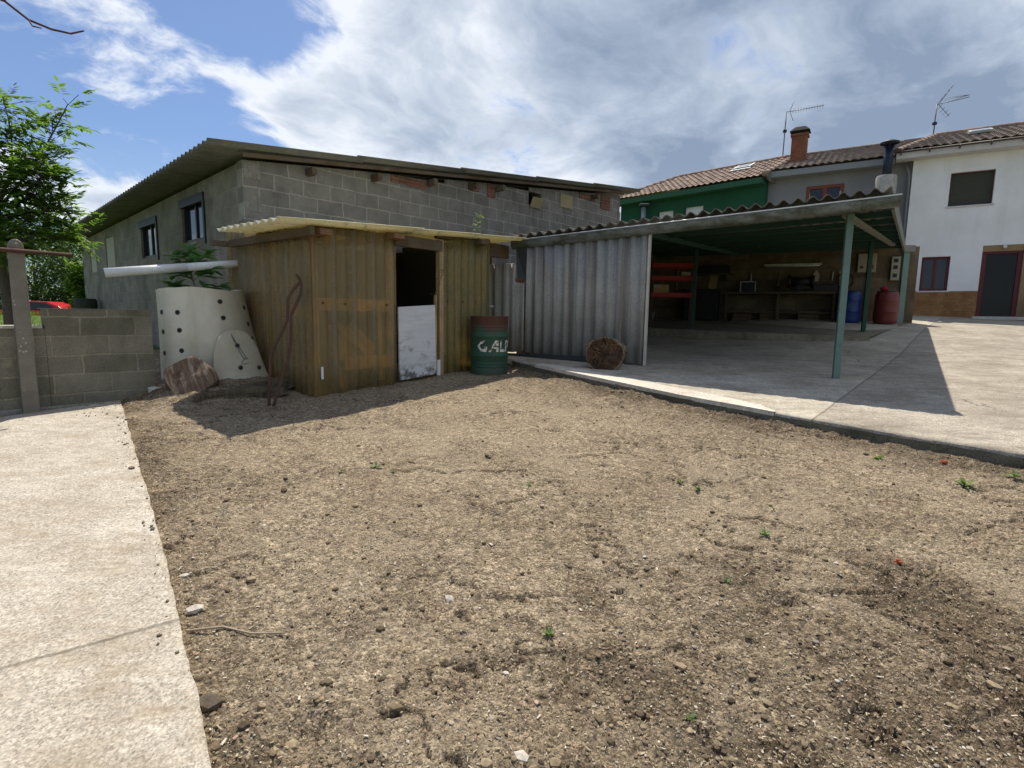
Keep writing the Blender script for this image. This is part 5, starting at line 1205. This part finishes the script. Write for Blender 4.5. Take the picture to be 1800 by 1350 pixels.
mb = MB(); mb.box(-3.90, -3.36, 1.7, 2.2, 7.15-HZ, 8.62-HZ); M_CH = m_block('orange_brick', 'x', .25, .06, c1=(.33, .125, .065), c2=(.26, .10, .055), mort=(.3, .16, .1), ms=.004, stain_amt=.3); chm = mb.build('chimney', M_CH, rg_, bevel=.01)
mb = MB(); mb.box(-3.94, -3.32, 1.66, 2.24, 8.62-HZ, 8.70-HZ); mb.build('brick_band', M_CH, chm); mb = MB(); mb.box(-3.88, -3.38, 1.72, 2.18, 8.70-HZ, 8.80-HZ); i = len(mb.v)
mb.v += [(-3.98, 1.62, 8.80-HZ), (-3.28, 1.62, 8.80-HZ), (-3.28, 2.28, 8.80-HZ), (-3.98, 2.28, 8.80-HZ), (-3.8, 1.8, 8.98-HZ), (-3.46, 1.8, 8.98-HZ), (-3.46, 2.1, 8.98-HZ), (-3.8, 2.1, 8.98-HZ)]; mb.f += [(i+3, i+2, i+1, i), (i, i+1, i+5, i+4), (i+1, i+2, i+6, i+5), (i+2, i+3, i+7, i+6), (i+3, i, i+4, i+7), (i+4, i+5, i+6, i+7)]; mb.build('chimney_cap', m_paint('sooty_slab', (.022, .02, .018), .98), chm)
mb = MB(); mb.tube([(-.20, .12, 6.75-HZ), (-.08, .10, 6.4-HZ), (-.06, .10, 5.8-HZ), (-.06, .10, 1.)], .04, 8); mb.build('downpipe', M_GF, gh, True)
fl_ = thing('flue_pipe', 'tall blue black metal flue with a round cap on a concrete stub', 'flue', (13.19+HD[0]*-.72+HD[1]*.6, 18.7+HD[1]*-.72-HD[0]*.6, HZ), HA)
mb = MB(); mb.lathe([(.30, 0), (.30, 6.20-HZ), (.27, 6.26-HZ), (.01, 6.26-HZ)], n=24, cap=False); smoothang(mb.build('stub', m_conc('stub_render', (.5, .48, .42), (.3, .28, .24), 1.2, .5, (3, 3, .4), crack=False), fl_), 40)
MBL = m_paint('blue_black_flue', (.012, .018, .035), .35, (.02, .02, .02), .2)
mb = MB(); mb.tube([(0, 0, 6.1-HZ), (0, 0, 7.2-HZ)], .13, 20); mb.build('tube', MBL, fl_, True); mb = MB(); mb.lathe([(.27, 7.28-HZ), (.28, 7.31-HZ), (.10, 7.40-HZ), (.01, 7.41-HZ)], n=24, cap=False)
for k in range(4): a = k*math.pi/2; mb.bar((.11*math.cos(a), .11*math.sin(a), 7.1-HZ), (.18*math.cos(a), .18*math.sin(a), 7.30-HZ), .02, .02)
mb.build('rain_cap', MBL, fl_)

GD_ = np.array((.71, -.705)); GD_ = GD_/np.hypot(*GD_); GA = ang(GD_)
gn = thing('green_house', 'bottle green house with a brown tiled hip roof beyond the barn', 'house', (9.36, 21.0, HZ), GA)
gw = [(-4.45, -3.72, 5.0-HZ, 6.05-HZ), (-3.22, -2.40, 5.0-HZ, 6.08-HZ)]
mb = MB(); mb.wall(-6.35, 0, -.4, 6.72-HZ, gw, 0, .3); mb.build('wall', M_GRN, gn)
mb = MB(); mb.box(-6.35, -6.05, .3, 6, -.4, 6.7-HZ); mb.build('side_wall', M_GRN, gn)
mb = MB(); mb.box(-6.6, .02, -.45, 0, 6.50-HZ, 6.70-HZ); mb.build('eave_soffit', m_paint('green_soffit', (.027, .10, .055), .7, (.015, .07, .035), .3), gn, bevel=.01)
M_SHW = m_paint('white_shutter', (.72, .72, .72), .6, (.5, .5, .48), .2)
for q in gw:
    win = wframe(gn, *q, MT['white'], .04, mull=False); lab(win, 'window behind a closed white roller shutter'); shutter(win, q[0]+.04, q[1]-.04, q[2]+.04, q[3]-.04, M_SHW, .16)
rb = MB(); tiles(rb, -6.65, .15, -.5, 6.70-HZ, 2.9, 8.1-HZ, hip=1.55); rgn = rb.build('roof', M_T1, gn); mb = MB(); mb.box(-5.0, .1, 2.8, 3.2, 6.7-HZ, 8.1-HZ); mb.build('roof_back', M_T1, rgn)
mb = MB(); ridge(mb, (-6.6, -.45, 6.78-HZ), (-5.1, 2.9, 8.15-HZ), .09); ridge(mb, (-5.1, 2.9, 8.15-HZ), (.15, 2.9, 8.15-HZ), .09); ridge(mb, (.10, -.45, 6.80-HZ), (.12, 2.9, 8.16-HZ), .10); mb.build('ridge_tiles', M_T1, rgn, True)
mb = MB(); mb.v = [(.16, -.1, 6.6-HZ), (.16, 3.0, 6.6-HZ), (.16, 3.0, 8.1-HZ), (.16, -.4, 6.76-HZ)]; mb.f = [(0, 1, 2, 3)]; mb.build('party_gable', M_PALE, rgn, solid=.06)
gsl = 1.4/3.4; Msk = Matrix.Translation((-1.95, 1.55, 6.70-HZ+gsl*2.05+.10)) @ Matrix.Rotation(math.atan(gsl), 4, 'X')
sk = MB(); sk.box(0, .70, 0, .62, 0, .07, Msk); so_ = sk.build('skylight', MT['galv'], rgn); sk = MB(); sk.box(.07, .63, .07, .55, .071, .078, Msk); sk.build('pane', m_glass('bright_sky_glass', (.45, .48, .5), .05), so_); sk = MB(); sk.box(-.06, .76, -.16, -.02, -.03, .02, Msk); sk.build('lead_flashing', MT['galv'], so_)
mb = MB(); mb.tube([(-6.35, -.5, 6.6-HZ), (-6.38, -.15, 6.3-HZ), (-6.38, -.06, 6.2-HZ), (-6.38, -.06, 0.)], .04, 8); mb.build('downpipe', MT['white'], gn, True)
fx = thing('vent_flue', 'small grey vent flue with flat cap in front of the green house', 'flue', (9.36+GD_[0]*-4.95+GD_[1]*.35, 21.0+GD_[1]*-4.95-GD_[0]*.35, HZ))
mb = MB(); mb.tube([(0, 0, 0), (0, 0, 6.25-HZ)], .10, 16); mb.build('tube', MT['galv'], fx, True); mb = MB(); mb.box(-.17, .17, -.17, .17, 6.28-HZ, 6.36-HZ); mb.build('cap', MT['black'], fx); mb = MB(); mb.box(-.18, .18, -.18, .18, 6.36-HZ, 6.385-HZ); mb.build('cap_plate', MT['galv'], fx)

# aerials
def yagi(name, lb, base, hgt, blen, dirv, big=False):
    o_ = thing(name, lb, 'aerial', base); M_A = MT['galv_d']
    mb = MB(); mb.tube([(0, 0, 0), (0.02, 0, hgt)], .022, 8); mb.build('mast', M_A, o_, True)
    dv = Vector(dirv).normalized(); sv = dv.cross(Vector((0, 0, 1))).normalized()
    mb = MB(); a = Vector((.02, 0, hgt-.03)); mb.tube([a, a+dv*blen], .013, 6)
    if not big:
        for k in range(12): p = a+dv*(blen*(.18+.072*k)); mb.tube([p-Vector((0, 0, .09)), p+Vector((0, 0, .09))], .006, 5)
        for sgn in (1, -1): mb.tube([a+dv*.12, a+dv*.28+Vector((0, 0, .42*sgn+.02))], .010, 5)
    else:
        for sgn in (-1, 0, 1): mb.tube([a+dv*.25+sv*.12*sgn+Vector((0, 0, .14*abs(sgn))), a+dv*blen+Vector((0, 0, .08))], .008, 5)
        for sgn in (1, -1):
            for k in range(4): p = a+dv*(.10+.10*k)+Vector((0, 0, sgn*(.12+.13*k)))*1.; mb.tube([p-sv*.28, p+sv*.28], .008, 5)
            mb.tube([a+dv*.05, a+dv*.45+Vector((0, 0, .55*sgn))], .010, 5)
    mb.build('antenna', M_A, o_, True)
    mb = MB(); mb.box(-.05, .07, -.05, .05, hgt*.55, hgt*.55+.1); mb.build('junction_box', MT['black'], o_); return o_
MT['galv_d'] = m_paint('dull_aerial_metal', (.13, .13, .14), .5, (.08, .07, .07), .3, .4)
yagi('tv_aerial', 'thin television aerial with a long comb boom above the green house ridge', (11.16, 23.6, 8.2), 1.85, 1.35, (.9, -.40, .06))
yagi('tv_aerial', 'bulkier television aerial with a splayed reflector above the grey house roof', (16.6, 22.6, 8.3), 1.75, 1.05, (.92, -.35, .16), True)

# ------------------------------------------------------------------ planting on the left
M_L1 = m_leaf('ash_leaf', (.085, .15, .036), (.16, .235, .065), .55)
M_L2 = m_leaf('hedge_leaf', (.028, .062, .016), (.075, .125, .03), .35)
M_L3 = m_leaf('yellow_green_leaf', (.065, .12, .02), (.13, .19, .035), .45)
def branch_path(a, b, bow=.1, n=6):
    a = Vector(a); b = Vector(b); s = rdir(-.2, .6)*bow*(b-a).length
    return [a.lerp(b, k/n)+s*math.sin(math.pi*k/n) for k in range(n+1)]
def pinnate(mb, p, dv, L, n=5, ll=.085):
    dv = Vector(dv).normalized(); sv = dv.cross(Vector((0, 0, 1)));
    if sv.length < .05: sv = Vector((1, 0, 0))
    sv.normalize()
    for k in range(n):
        q = Vector(p)+dv*L*(.25+.75*k/n)-Vector((0, 0, .10*L*(k/n)**2))
        for sgn in (1, -1): leafcard(mb, q, dv*.55+sv*sgn+rdir(-1, 1)*.25, (0, 0, 1), ll*random.uniform(.8, 1.25), ll*.52, .1)
    leafcard(mb, Vector(p)+dv*L, dv+Vector((0, 0, -.2)), (0, 0, 1), ll*1.2, ll*.4, .1)
ash = thing('ash_tree', 'bright ash tree with feathery leaves rising behind the low wall', 'tree', (-7.9, 8.5, .58))
tk = MB(); lf = MB()
tk.tube([(0, 0, -.2), (.03, 0, .9), (-.05, .05, 1.7), (.0, 0, 2.45)], .085, 10, r1=.05)
tips = [((.0, 0, 2.40), (1.22, .0, 3.95)), ((.0, 0, 2.40), (.35, -.1, 4.0)), ((.0, 0, 2.3), (1.15, .1, 2.42)), ((.3, 0, 2.6), (1.0, -.25, 3.0)), ((.3, 0, 2.5), (1.0, -.2, 2.75)), ((.0, 0, 2.4), (.6, .2, 3.25)), ((0, 0, 1.9), (.95, .3, 2.0)), ((0, 0, 2.3), (.1, -.3, 3.4)),
        ((0, 0, 1.9), (.8, -.3, 1.95)), ((0, 0, 2.2), (-.9, -.3, 3.6)), ((0, 0, 1.8), (-1.2, .3, 2.9)), ((0, 0, 1.8), (.5, .5, 2.4)), ((0, 0, 1.7), (.4, -.5, 1.8)), ((0, 0, 2.2), (.45, -.2, 2.8)), ((0, 0, 2.0), (-.3, -.4, 2.6)), ((0, 0, 1.9), (.85, 0, 2.45))]
for a, b in tips:
    pth = branch_path(a, b, .10); tk.tube(pth, .024, 6, r1=.006)
    for k in range(54):
        q = random.uniform(.3, 1.0)**.8; i = min(5, int(q*6)); p = pth[i].lerp(pth[i+1], q*6-i)
        d_ = rdir(-.5, .9); tw = p+d_*random.uniform(.03, .34)
        tk.tube([p, tw], .005, 3, cap=False)
        pinnate(lf, tw, d_+rdir(-.6, .5)*.5, random.uniform(.18, .28), 5, random.uniform(.085, .125))
tk.build('trunk', MT['bark'], ash, True); lf.build('crown', M_L1, ash)
def bush(name, lb, cat, loc, rx, ry, h, n, ls, mat, group=None, z0=0., trunk=True, clumps=16):
    o_ = thing(name, lb, cat, loc, 0, group); mb = MB(); cs = []
    for k in range(clumps):
        a = random.uniform(0, 2*math.pi); q = math.sqrt(random.random()); zz = z0+(h-z0)*random.uniform(.12, .92)
        env = math.sqrt(max(.08, 1-((zz-(z0+h)/2)/((h-z0)/2))**2)) if z0 > .3 else (1.0 if zz < h*.6 else .75)
        cs.append((Vector((rx*q*env*math.cos(a), ry*q*env*math.sin(a), zz)), random.uniform(.22, .42)*min(rx, h)))
    for k in range(n):
        c, rr = random.choice(cs); d_ = rdir(-1, 1); p = c+d_*rr*random.uniform(.55, 1.12)
        if p.z < .05: p.z = random.uniform(.05, .3)
        leafcard(mb, p, d_*.5+rdir(-.8, .6), (random.uniform(-.4, .4), random.uniform(-.4, .4), 1), ls*random.uniform(.7, 1.4), ls*.6*random.uniform(.7, 1.2), .15)
    if trunk:
        tm = MB(); tm.tube([(0, 0, -.2), (.1, 0, h*.3), (0, .1, h*.7)], h*.025, 8, r1=h*.008)
        for c, rr in cs[:9]: tm.tube(branch_path((0.05, 0, h*.3), c, .08, 5), h*.010, 5, r1=h*.003)
        tm.build('trunk', MT['bark'], o_, True)
    mb.build('crown', mat, o_); return o_
bt = [(-31.5, 36, 3.6, 6.6, M_L3, 'broad yellow green tree behind the red car'), (-27.3, 35, 3.0, 6.0, M_L2, 'dark leafy tree between the red car and the barn end'), (-36., 37., 3.8, 7.4, M_L2, 'tall dark tree at the far left behind the ash'),
      (-20.6, 27.0, 1.1, 2.9, M_L3, 'sunlit bush growing at the far end of the barn'), (-35.5, 43, 3.8, 6.8, M_L3, 'pale tree furthest back on the left'), (-30.5, 42, 3.6, 7.0, M_L2, 'rounded green tree behind the dark leafy one'), (-24.6, 36, 2.4, 4.6, M_L2, 'low dark tree just left of the barn end')]
for x, y, rx, h, mt, lb in bt: bush('leafy_tree', lb, 'tree', (x, y, gz(x, y)-.06), rx, rx, h, 6500, .21, mt, 'trees beyond the lawn', .3, True, 34)
bush('hedge', 'clipped dark hedge running behind the red car', 'hedge', (-30., 33., gz(-30, 33.)-.06), 8.0, .8, 1.9, 11000, .16, M_L2, None, 0, False, 90)
# grass beyond the wall
mb = MB()
for k in range(9000):
    x = random.uniform(-22, -6.2); y = random.uniform(8, 21)
    if (x+4.53)*-.741+(y-6.07)*.672 < .6 or (x+4.03)*.672+(y-8.3)*.741 > -.5: continue
    z = gz(x, y)-.06; h = random.uniform(.05, .14); a = random.uniform(0, 6.28); dx_, dy_ = .012*math.cos(a), .012*math.sin(a); lx_ = random.uniform(-.05, .05)
    mb.quad((x-dx_, y-dy_, z), (x+dx_, y+dy_, z), (x+lx_, y+lx_*.5, z+h))
gr_ = mb.build('grass', m_leaf('grass_blade', (.07, .14, .025), (.14, .22, .05), .4)); gr_['kind'] = 'stuff'
# bare twig reaching in from a tree on the left
bt_ = thing('bare_tree', 'bare twig of a leafless tree reaching in at the top left corner', 'tree', (-3.75, 2.55, gz(-3.75, 2.55)))
mb = MB(); mb.tube([(0, 0, -.1), (.02, 0, 1.2), (.1, .05, 2.2), (.35, .2, 2.75), (.75, .35, 2.98)], [.06, .05, .04, .022, .012], 9); mb.build('trunk', MT['bark'], bt_, True)
mb = MB(); mb.tube([(.75, .35, 2.98), (1.10, .46, 2.88), (1.20, .48, 2.80), (1.30, .50, 2.765), (1.40, .50, 2.745), (1.47, .5, 2.76)], .008, 6, r1=.004); mb.tube([(1.20, .48, 2.80), (1.235, .46, 2.76), (1.28, .46, 2.75)], .005, 5, r1=.003); mb.tube([(1.10, .46, 2.88), (1.13, .47, 2.95), (1.15, .47, 3.05)], .006, 5, r1=.003); mb.build('twig', m_paint('red_twig', (.075, .03, .035), .7), bt_, True)
# red car parked beyond the lawn
car = thing('parked_car', 'red hatchback parked on the far side of the lawn behind the post', 'car', (-26.2, 30., gz(-26.2, 30.)-.28), R(6))
M_CAR = m_paint('red_car_paint', (.50, .018, .022), .25, (.35, .02, .02), .15)
side = [(-2.0, .35), (-2.02, .62), (-1.95, .80), (-1.70, .90), (-1.10, .98), (-.45, 1.38), (.15, 1.47), (.95, 1.44), (1.55, 1.22), (1.88, .98), (1.98, .75), (1.98, .38), (1.5, .25), (-1.6, .25)]
mb = MB(); n_ = len(side); hw = []
for yy, sc in ((-.86, .0), (-.80, .03), (.80, .03), (.86, 0.)):
    for x, z in side:
        inn = .22 if z > 1.0 else 0; w_ = (abs(yy)-inn*(z-.95)/.5) if z > .95 else abs(yy); mb.v.append((x, math.copysign(w_, yy), z))
for s in range(3):
    for k in range(n_): a = s*n_+k; b = s*n_+(k+1) % n_; mb.f.append((a, b, b+n_, a+n_))
mb.f.append(tuple(range(n_))[::-1]); mb.f.append(tuple(range(3*n_, 4*n_))); mb.build('body', M_CAR, car, recalc=True, bevel=.03)
def yw(z): return -.862+.22*max(0, z-.95)/.5
for poly, nm in (([(-.95, 1.0), (-.42, 1.32), (.02, 1.39), (.02, 1.0)], 'side_window'), ([(.08, 1.0), (.08, 1.40), (.9, 1.36), (1.3, 1.18), (1.35, 1.03)], 'side_window')):
    for sg in (1, -1):
        mb = MB(); mb.quad(*[(x, sg*(yw(z)-.008), z) for x, z in poly]); mb.build(nm, MT['glass'], car, solid=.004)
for x in (-1.28, 1.25):
    for sg in (1, -1):
        mb = MB(); mb.tube([(x, sg*.70, .31), (x, sg*.885, .31)], .31, 22); wl = mb.build('wheel', MT['black'], car); mb = MB(); mb.tube([(x, sg*.80, .31), (x, sg*.892, .31)], .20, 18); mb.build('rim', MT['galv'], wl)
mb = MB(); mb.box(-1.99, -1.80, -.75, -.45, .68, .80); mb.build('headlight', MT['white'], car, bevel=.02); mb = MB(); mb.box(-1.99, -1.80, .45, .75, .68, .80); mb.build('headlight', MT['white'], car, bevel=.02)
mb = MB(); mb.box(-.95, -.80, -.98, -.86, .98, 1.10); mb.build('mirror', M_CAR, car, bevel=.02)
# dark tank and frame at the barn's far corner
tkb = thing('water_tank', 'dark mossy tank standing at the far end of the barn', 'tank', (-11.36, 14.5, gz(-11.36, 14.5)), ang(BD))
mb = MB(); mb.lathe([(.01, 0), (.24, 0), (.25, .3), (.25, .62), (.22, .68), (.01, .69)], n=24, cap=False); smoothang(mb.build('shell', m_paint('mossy_black', (.03, .035, .022), .8, (.06, .07, .04), .5), tkb), 40)

# ------------------------------------------------------------------ loose things on the soil
def scatter(name, n, fn_shape, mat, place, kind='stuff'):
    V = []; F = []; base = 0
    xs, ys = place(n); zs = soil(xs, ys)
    for x, y, z in zip(xs, ys, zs):
        v, f = fn_shape(); 
        V.append(v+np.array((x, y, z))); F += [tuple(i+base for i in q) for q in f]; base += len(v)
    me = bpy.data.meshes.new(name); me.from_pydata(np.concatenate(V).tolist(), [], F); me.update(); me.materials.append(mat)
    o_ = bpy.data.objects.new(name, me); col.objects.link(o_); o_['kind'] = kind; return o_
def inside(xs, ys):
    return (path_side(xs, ys)) & (kerb_side(xs, ys))
pdv = PATH_B-PATH_A; pdv = pdv/np.hypot(*pdv)
def path_side(x, y): return (pdv[0]*(y-PATH_A[1])-pdv[1]*(x-PATH_A[0])) > .02
def kerb_side(x, y):
    K = np.array(KERB); yk = np.interp(x, K[:, 0], K[:, 1]); return y < yk-.03
def placer(wfun, ymin=.9, ymax=8.3):
    def pl_(n):
        X_, Y_ = [], []
        tot = 0
        while tot < n:
            w_ = np.exp(rng.uniform(math.log(ymin), math.log(ymax), n*3)); x = rng.uniform(-1.05, 1.05, n*3)*w_; y = w_
            k = inside(x, y) & (rng.random(n*3) < wfun(x, y)) & (np.hypot(x-MOUND[0], y-MOUND[1]) > .35) & ((x+2.38)*.764-(y-6.48)*.645 > .05)
            X_.append(x[k]); Y_.append(y[k]); tot += int(k.sum())
        return np.concatenate(X_)[:n], np.concatenate(Y_)[:n]
    return pl_
ICO_V = np.array([v.co for v in (lambda b: (bmesh.ops.create_icosphere(b, subdivisions=1, radius=1), b)[1])(bmesh.new()).verts]) if False else None
_b = bmesh.new(); bmesh.ops.create_icosphere(_b, subdivisions=1, radius=1.0); _b.verts.ensure_lookup_table()
ICO_V = np.array([tuple(v.co) for v in _b.verts]); ICO_F = [tuple(v.index for v in f.verts) for f in _b.faces]; _b.free()
def clod():
    s = rng.lognormal(-5.5, .55); s = min(s, .022); v = ICO_V*(1+.35*(rng.random((len(ICO_V), 1))-.5))*s*np.array((rng.uniform(.8, 1.4), rng.uniform(.8, 1.2), rng.uniform(.5, .8)))
    a = rng.uniform(0, 6.28); c, s_ = math.cos(a), math.sin(a); v = v @ np.array(((c, s_, 0), (-s_, c, 0), (0, 0, 1))); v[:, 2] += s*.25; return v, ICO_F
def pebble():
    v, f = clod(); return v*.75, f
CH_F = [(0, 1, 2, 3), (7, 6, 5, 4), (0, 4, 5, 1), (1, 5, 6, 2), (2, 6, 7, 3), (3, 7, 4, 0)]
def chip():
    L = min(.030, rng.lognormal(-5.1, .5)); wd = L*rng.uniform(.15, .5); h = .002
    v = np.array([(-L/2, -wd/2, 0), (L/2, -wd/2*.6, 0), (L/2*.9, wd/2, 0), (-L/2*.8, wd/2*.7, 0)]); v = np.concatenate([v, v+np.array((0, 0, h))])
    a = rng.uniform(0, 6.28); c, s_ = math.cos(a), math.sin(a); ti = rng.uniform(-.5, .5); v[:, 2] += v[:, 0]*ti; v = v @ np.array(((c, s_, 0), (-s_, c, 0), (0, 0, 1))); v[:, 2] += .004; return v, CH_F[::1]
def m_rand(name, stops, rough=.9):
    m, t, tc = newmat(name); oi = nd(t, 'ShaderNodeNewGeometry').outputs['Random Per Island']
    c = mix(t, 1., ramp(t, oi, stops), ramp(t, noise(t, tc, 60, 4), [(.3, .75), (.7, 1.2)]), 'MULTIPLY'); finish(t, c, rough, bump(t, noise(t, tc, 120, 3), .5, .003), spec=.2); return m
scatter('soil_clods', 10000, clod, m_rand('clod_soil', [(0, (.085, .062, .042)), (.5, (.19, .145, .092)), (1, (.32, .25, .16))]), placer(lambda x, y: .30+.9*soil_masks(x, y)**1.5))
scatter('pale_chips', 14000, chip, m_rand('chip_wood', [(0, (.46, .39, .29)), (.4, (.30, .23, .14)), (.75, (.56, .51, .42)), (1, (.34, .27, .17))]), placer(lambda x, y: .35+.5*soil_masks(x, y)))
scatter('gravel', 1800, pebble, m_rand('pebble_stone', [(0, (.42, .36, .28)), (.4, (.22, .19, .16)), (.75, (.60, .55, .47)), (1, (.32, .19, .11))]), placer(lambda x, y: .15+.6*soil_masks(x, y)*sm(4.5, 1.5, y)))
scatter('mulch_litter', 1500, chip, m_rand('dark_mulch', [(0, (.12, .085, .075)), (.5, (.24, .18, .16)), (1, (.40, .33, .29))]), placer(lambda x, y: np.exp(-(np.hypot(x-.95, y-7.0)/.75)**2)+.25*np.exp(-(kerb_dist(x, y)/.3)**2), 3.2))
def spill(n):
    q = rng.random(n)**3.0; base = PATH_A[None, :]+np.outer(q*5.2, pdv)+.0; w_ = np.abs(rng.normal(0, .055, n))+np.where(q < .12, rng.random(n)*.35, 0)
    P_ = base-np.outer(w_-.02, np.array((-pdv[1], pdv[0]))); return P_[:, 0], P_[:, 1]
_soil = soil
def soil(x, y, full=False): return G(x, y)+.038
scatter('spilled_soil', 260, clod, M_SOIL, spill)
soil = _soil
# weeds
M_WD = m_leaf('weed_leaf', (.10, .17, .06), (.19, .27, .11), .35)
weeds = [((-1.29, 4.00), 'low yellowish weed left of the bushiest one in the left half of the soil plot', .035), ((-1.05, 4.09), 'bushiest of the weeds in the left half of the soil plot', .05), ((-.90, 4.00), 'tiny upright weed just right of the bushiest left weed', .03),
         ((.13, 3.76), 'flat grey green weed near the centre of the soil plot', .035), ((1.27, 3.92), 'thin pale tuft touching the grassy tuft in the right half of the plot', .04), ((1.35, 3.77), 'grassy tuft in the right half of the soil plot', .05), ((1.53, 3.11), 'upright pale green seedling below the grassy tuft', .05), ((1.09, 2.57), 'small round leaved seedling in cracked soil', .03),
         ((.17, 2.15), 'slim bright green seedling in the foreground soil', .04), ((.64, 1.73), 'small bright leaf clump at the lower edge of the photo', .035), ((3.41, 3.94), 'spreading fresh green weed near the right kerb', .09), ((3.93, 4.10), 'weed nearest the kerb at the right edge of the photo', .07), ((3.16, 4.53), 'brownish green weed beside crumbled soil along the kerb', .06),
         ((1.30, 6.90), 'weed at the foot of the kerb below the log round', .05)]
for (x, y), lb, s in weeds:
    w_ = thing('weed', lb, 'weed', (x, y, sz(x, y)), random.uniform(0, 6), 'weeds sprouting in the bare soil'); mb = MB()
    for k in range(random.randint(7, 12)):
        d_ = rdir(.1, .9); leafcard(mb, (0, 0, .004), d_, (0, 0, 1), s*random.uniform(.7, 1.3), s*.34, .2)
    for k in range(3): leafcard(mb, (random.uniform(-.01, .01), random.uniform(-.01, .01), s*.4), rdir(-.1, .6), (0, 0, 1), s*.6, s*.3, .2)
    mb.build('leaves', M_WD, w_)
    mb = MB(); mb.tube([(0, 0, -.01), (0.002, .002, s*.5)], .0025, 5); mb.build('stem', M_WD, w_)
# climbing weed on the shed front and its roof edge
rp = thing('roof_weed', 'small yellow green sprig growing from the shed gutter', 'plant', (-.55, 8.53, 2.52)); mb = MB(); mb.tube([(0, 0, 0), (.01, 0, .25), (0.0, .0, .5)], .006, 5, r1=.003); mb.build('stem', M_L3, rp); mb = MB()
for k in range(34): leafcard(mb, (random.uniform(-.05, .05), random.uniform(-.04, .04), random.uniform(.05, .52)), rdir(-.5, .6), (0, 0, 1), .065, .04, .2)
mb.build('leaves', M_L3, rp)
vn_ = thing('climbing_weed', 'thin yellowish creeper clinging to the right shed panel', 'plant', (-.90, 7.98, 1.75)); mb = MB()
for k in range(26):
    q = random.uniform(0, .75); leafcard(mb, (-.25+.30*q+random.uniform(-.06, .06), -.06, q+random.uniform(-.04, .04)), rdir(-.7, .2), (0, 0, 1), .05, .035, .2)
mb.build('leaves', m_leaf('yellow_leaf', (.16, .16, .04), (.26, .22, .06), .3), vn_); mb = MB(); mb.tube([(-.25, -.05, 0), (-.12, -.06, .35), (-.02, -.05, .8)], .004, 5); mb.build('stem', MT['bark'], vn_)
M_ORG = m_paint('orange_plastic', (.58, .11, .045), .6, (.35, .1, .05), .4)
for (x, y), lb, s in [((2.11, 2.79), 'bright orange plastic scrap lying in the middle right soil', .018), ((3.66, 4.45), 'flat orange plastic scrap near the kerb', .03)]:
    mb = MB(); mb.box(-s, s, -s*.45, s*.45, 0, .012); mb.box(-s*.4, s*.3, -s*.5, s*.6, .012, .022); o_ = tag(mb.build('plastic_scrap', M_ORG, None, bevel=.002), lb, 'scrap', 'orange scraps in the soil'); o_.location = (x, y, sz(x, y)); o_.rotation_euler = (.1, .25, random.uniform(0, 3))
M_STN = m_rand('field_stone', [(0, (.42, .36, .30)), (1, (.5, .46, .4))])
for (x, y), lb, s, nm, cat in [((-1.40, 2.27), 'pale angular stone touching the path edge', .035, 'stone', 'stone'), ((-1.62, 2.55), 'smaller white stone by the path edge', .022, 'stone', 'stone'), ((-.28, 2.41), 'white wood splinter in the foreground soil', .024, 'wood_splinter', 'splinter'), ((-1.05, 1.75), 'dark clod near the path at the lower left', .04, 'clod', 'clod'), ((.05, 1.55), 'tan half buried stone in the foreground soil', .022, 'stone', 'stone'), ((.03,1.42),'round dark pebble at the bottom of the photo',.02,'stone','stone')]:
    v = ICO_V*(1+.4*(rng.random((len(ICO_V), 1))-.5))*np.array((s*1.3, s, s*.6)); mb = MB(); mb.v = [tuple(q) for q in v]; mb.f = ICO_F
    dark = 'dark' in lb
    o_ = tag(mb.build(nm, m_rand('dark_clod', [(0, (.07, .055, .04)), (1, (.1, .08, .06))]) if dark else M_STN), lb, cat); o_.location = (x, y, sz(x, y)+s*.2); o_.rotation_euler = (0, 0, random.uniform(0, 3))
mb = MB(); tw = [(-1.35, 2.12), (-1.22, 2.16), (-1.08, 2.12), (-.95, 2.14)]; mb.tube([(x, y, sz(x, y)+.012) for x, y in tw], .006, 6, r1=.003); tag(mb.build('twig', m_paint('pale_twig', (.38, .30, .22), .8), None, True), 'thin pale twig lying on the soil beside the path', 'twig')
# overhead wires far left
for z, lb in ((6.1, 'thin overhead wire, the upper of two left of the barn roof'), (5.7, 'thin overhead wire, the lower of two left of the barn roof')):
    mb = MB(); mb.tube([(-60+q*50, 44, z+2.6-1.2*math.sin(math.pi*q*.8)+.2*q) for q in np.linspace(0, 1, 12)], .012, 4); tag(mb.build('overhead_wire', MT['black']), lb, 'wire', 'overhead wires')
print('objects', len(bpy.data.objects))
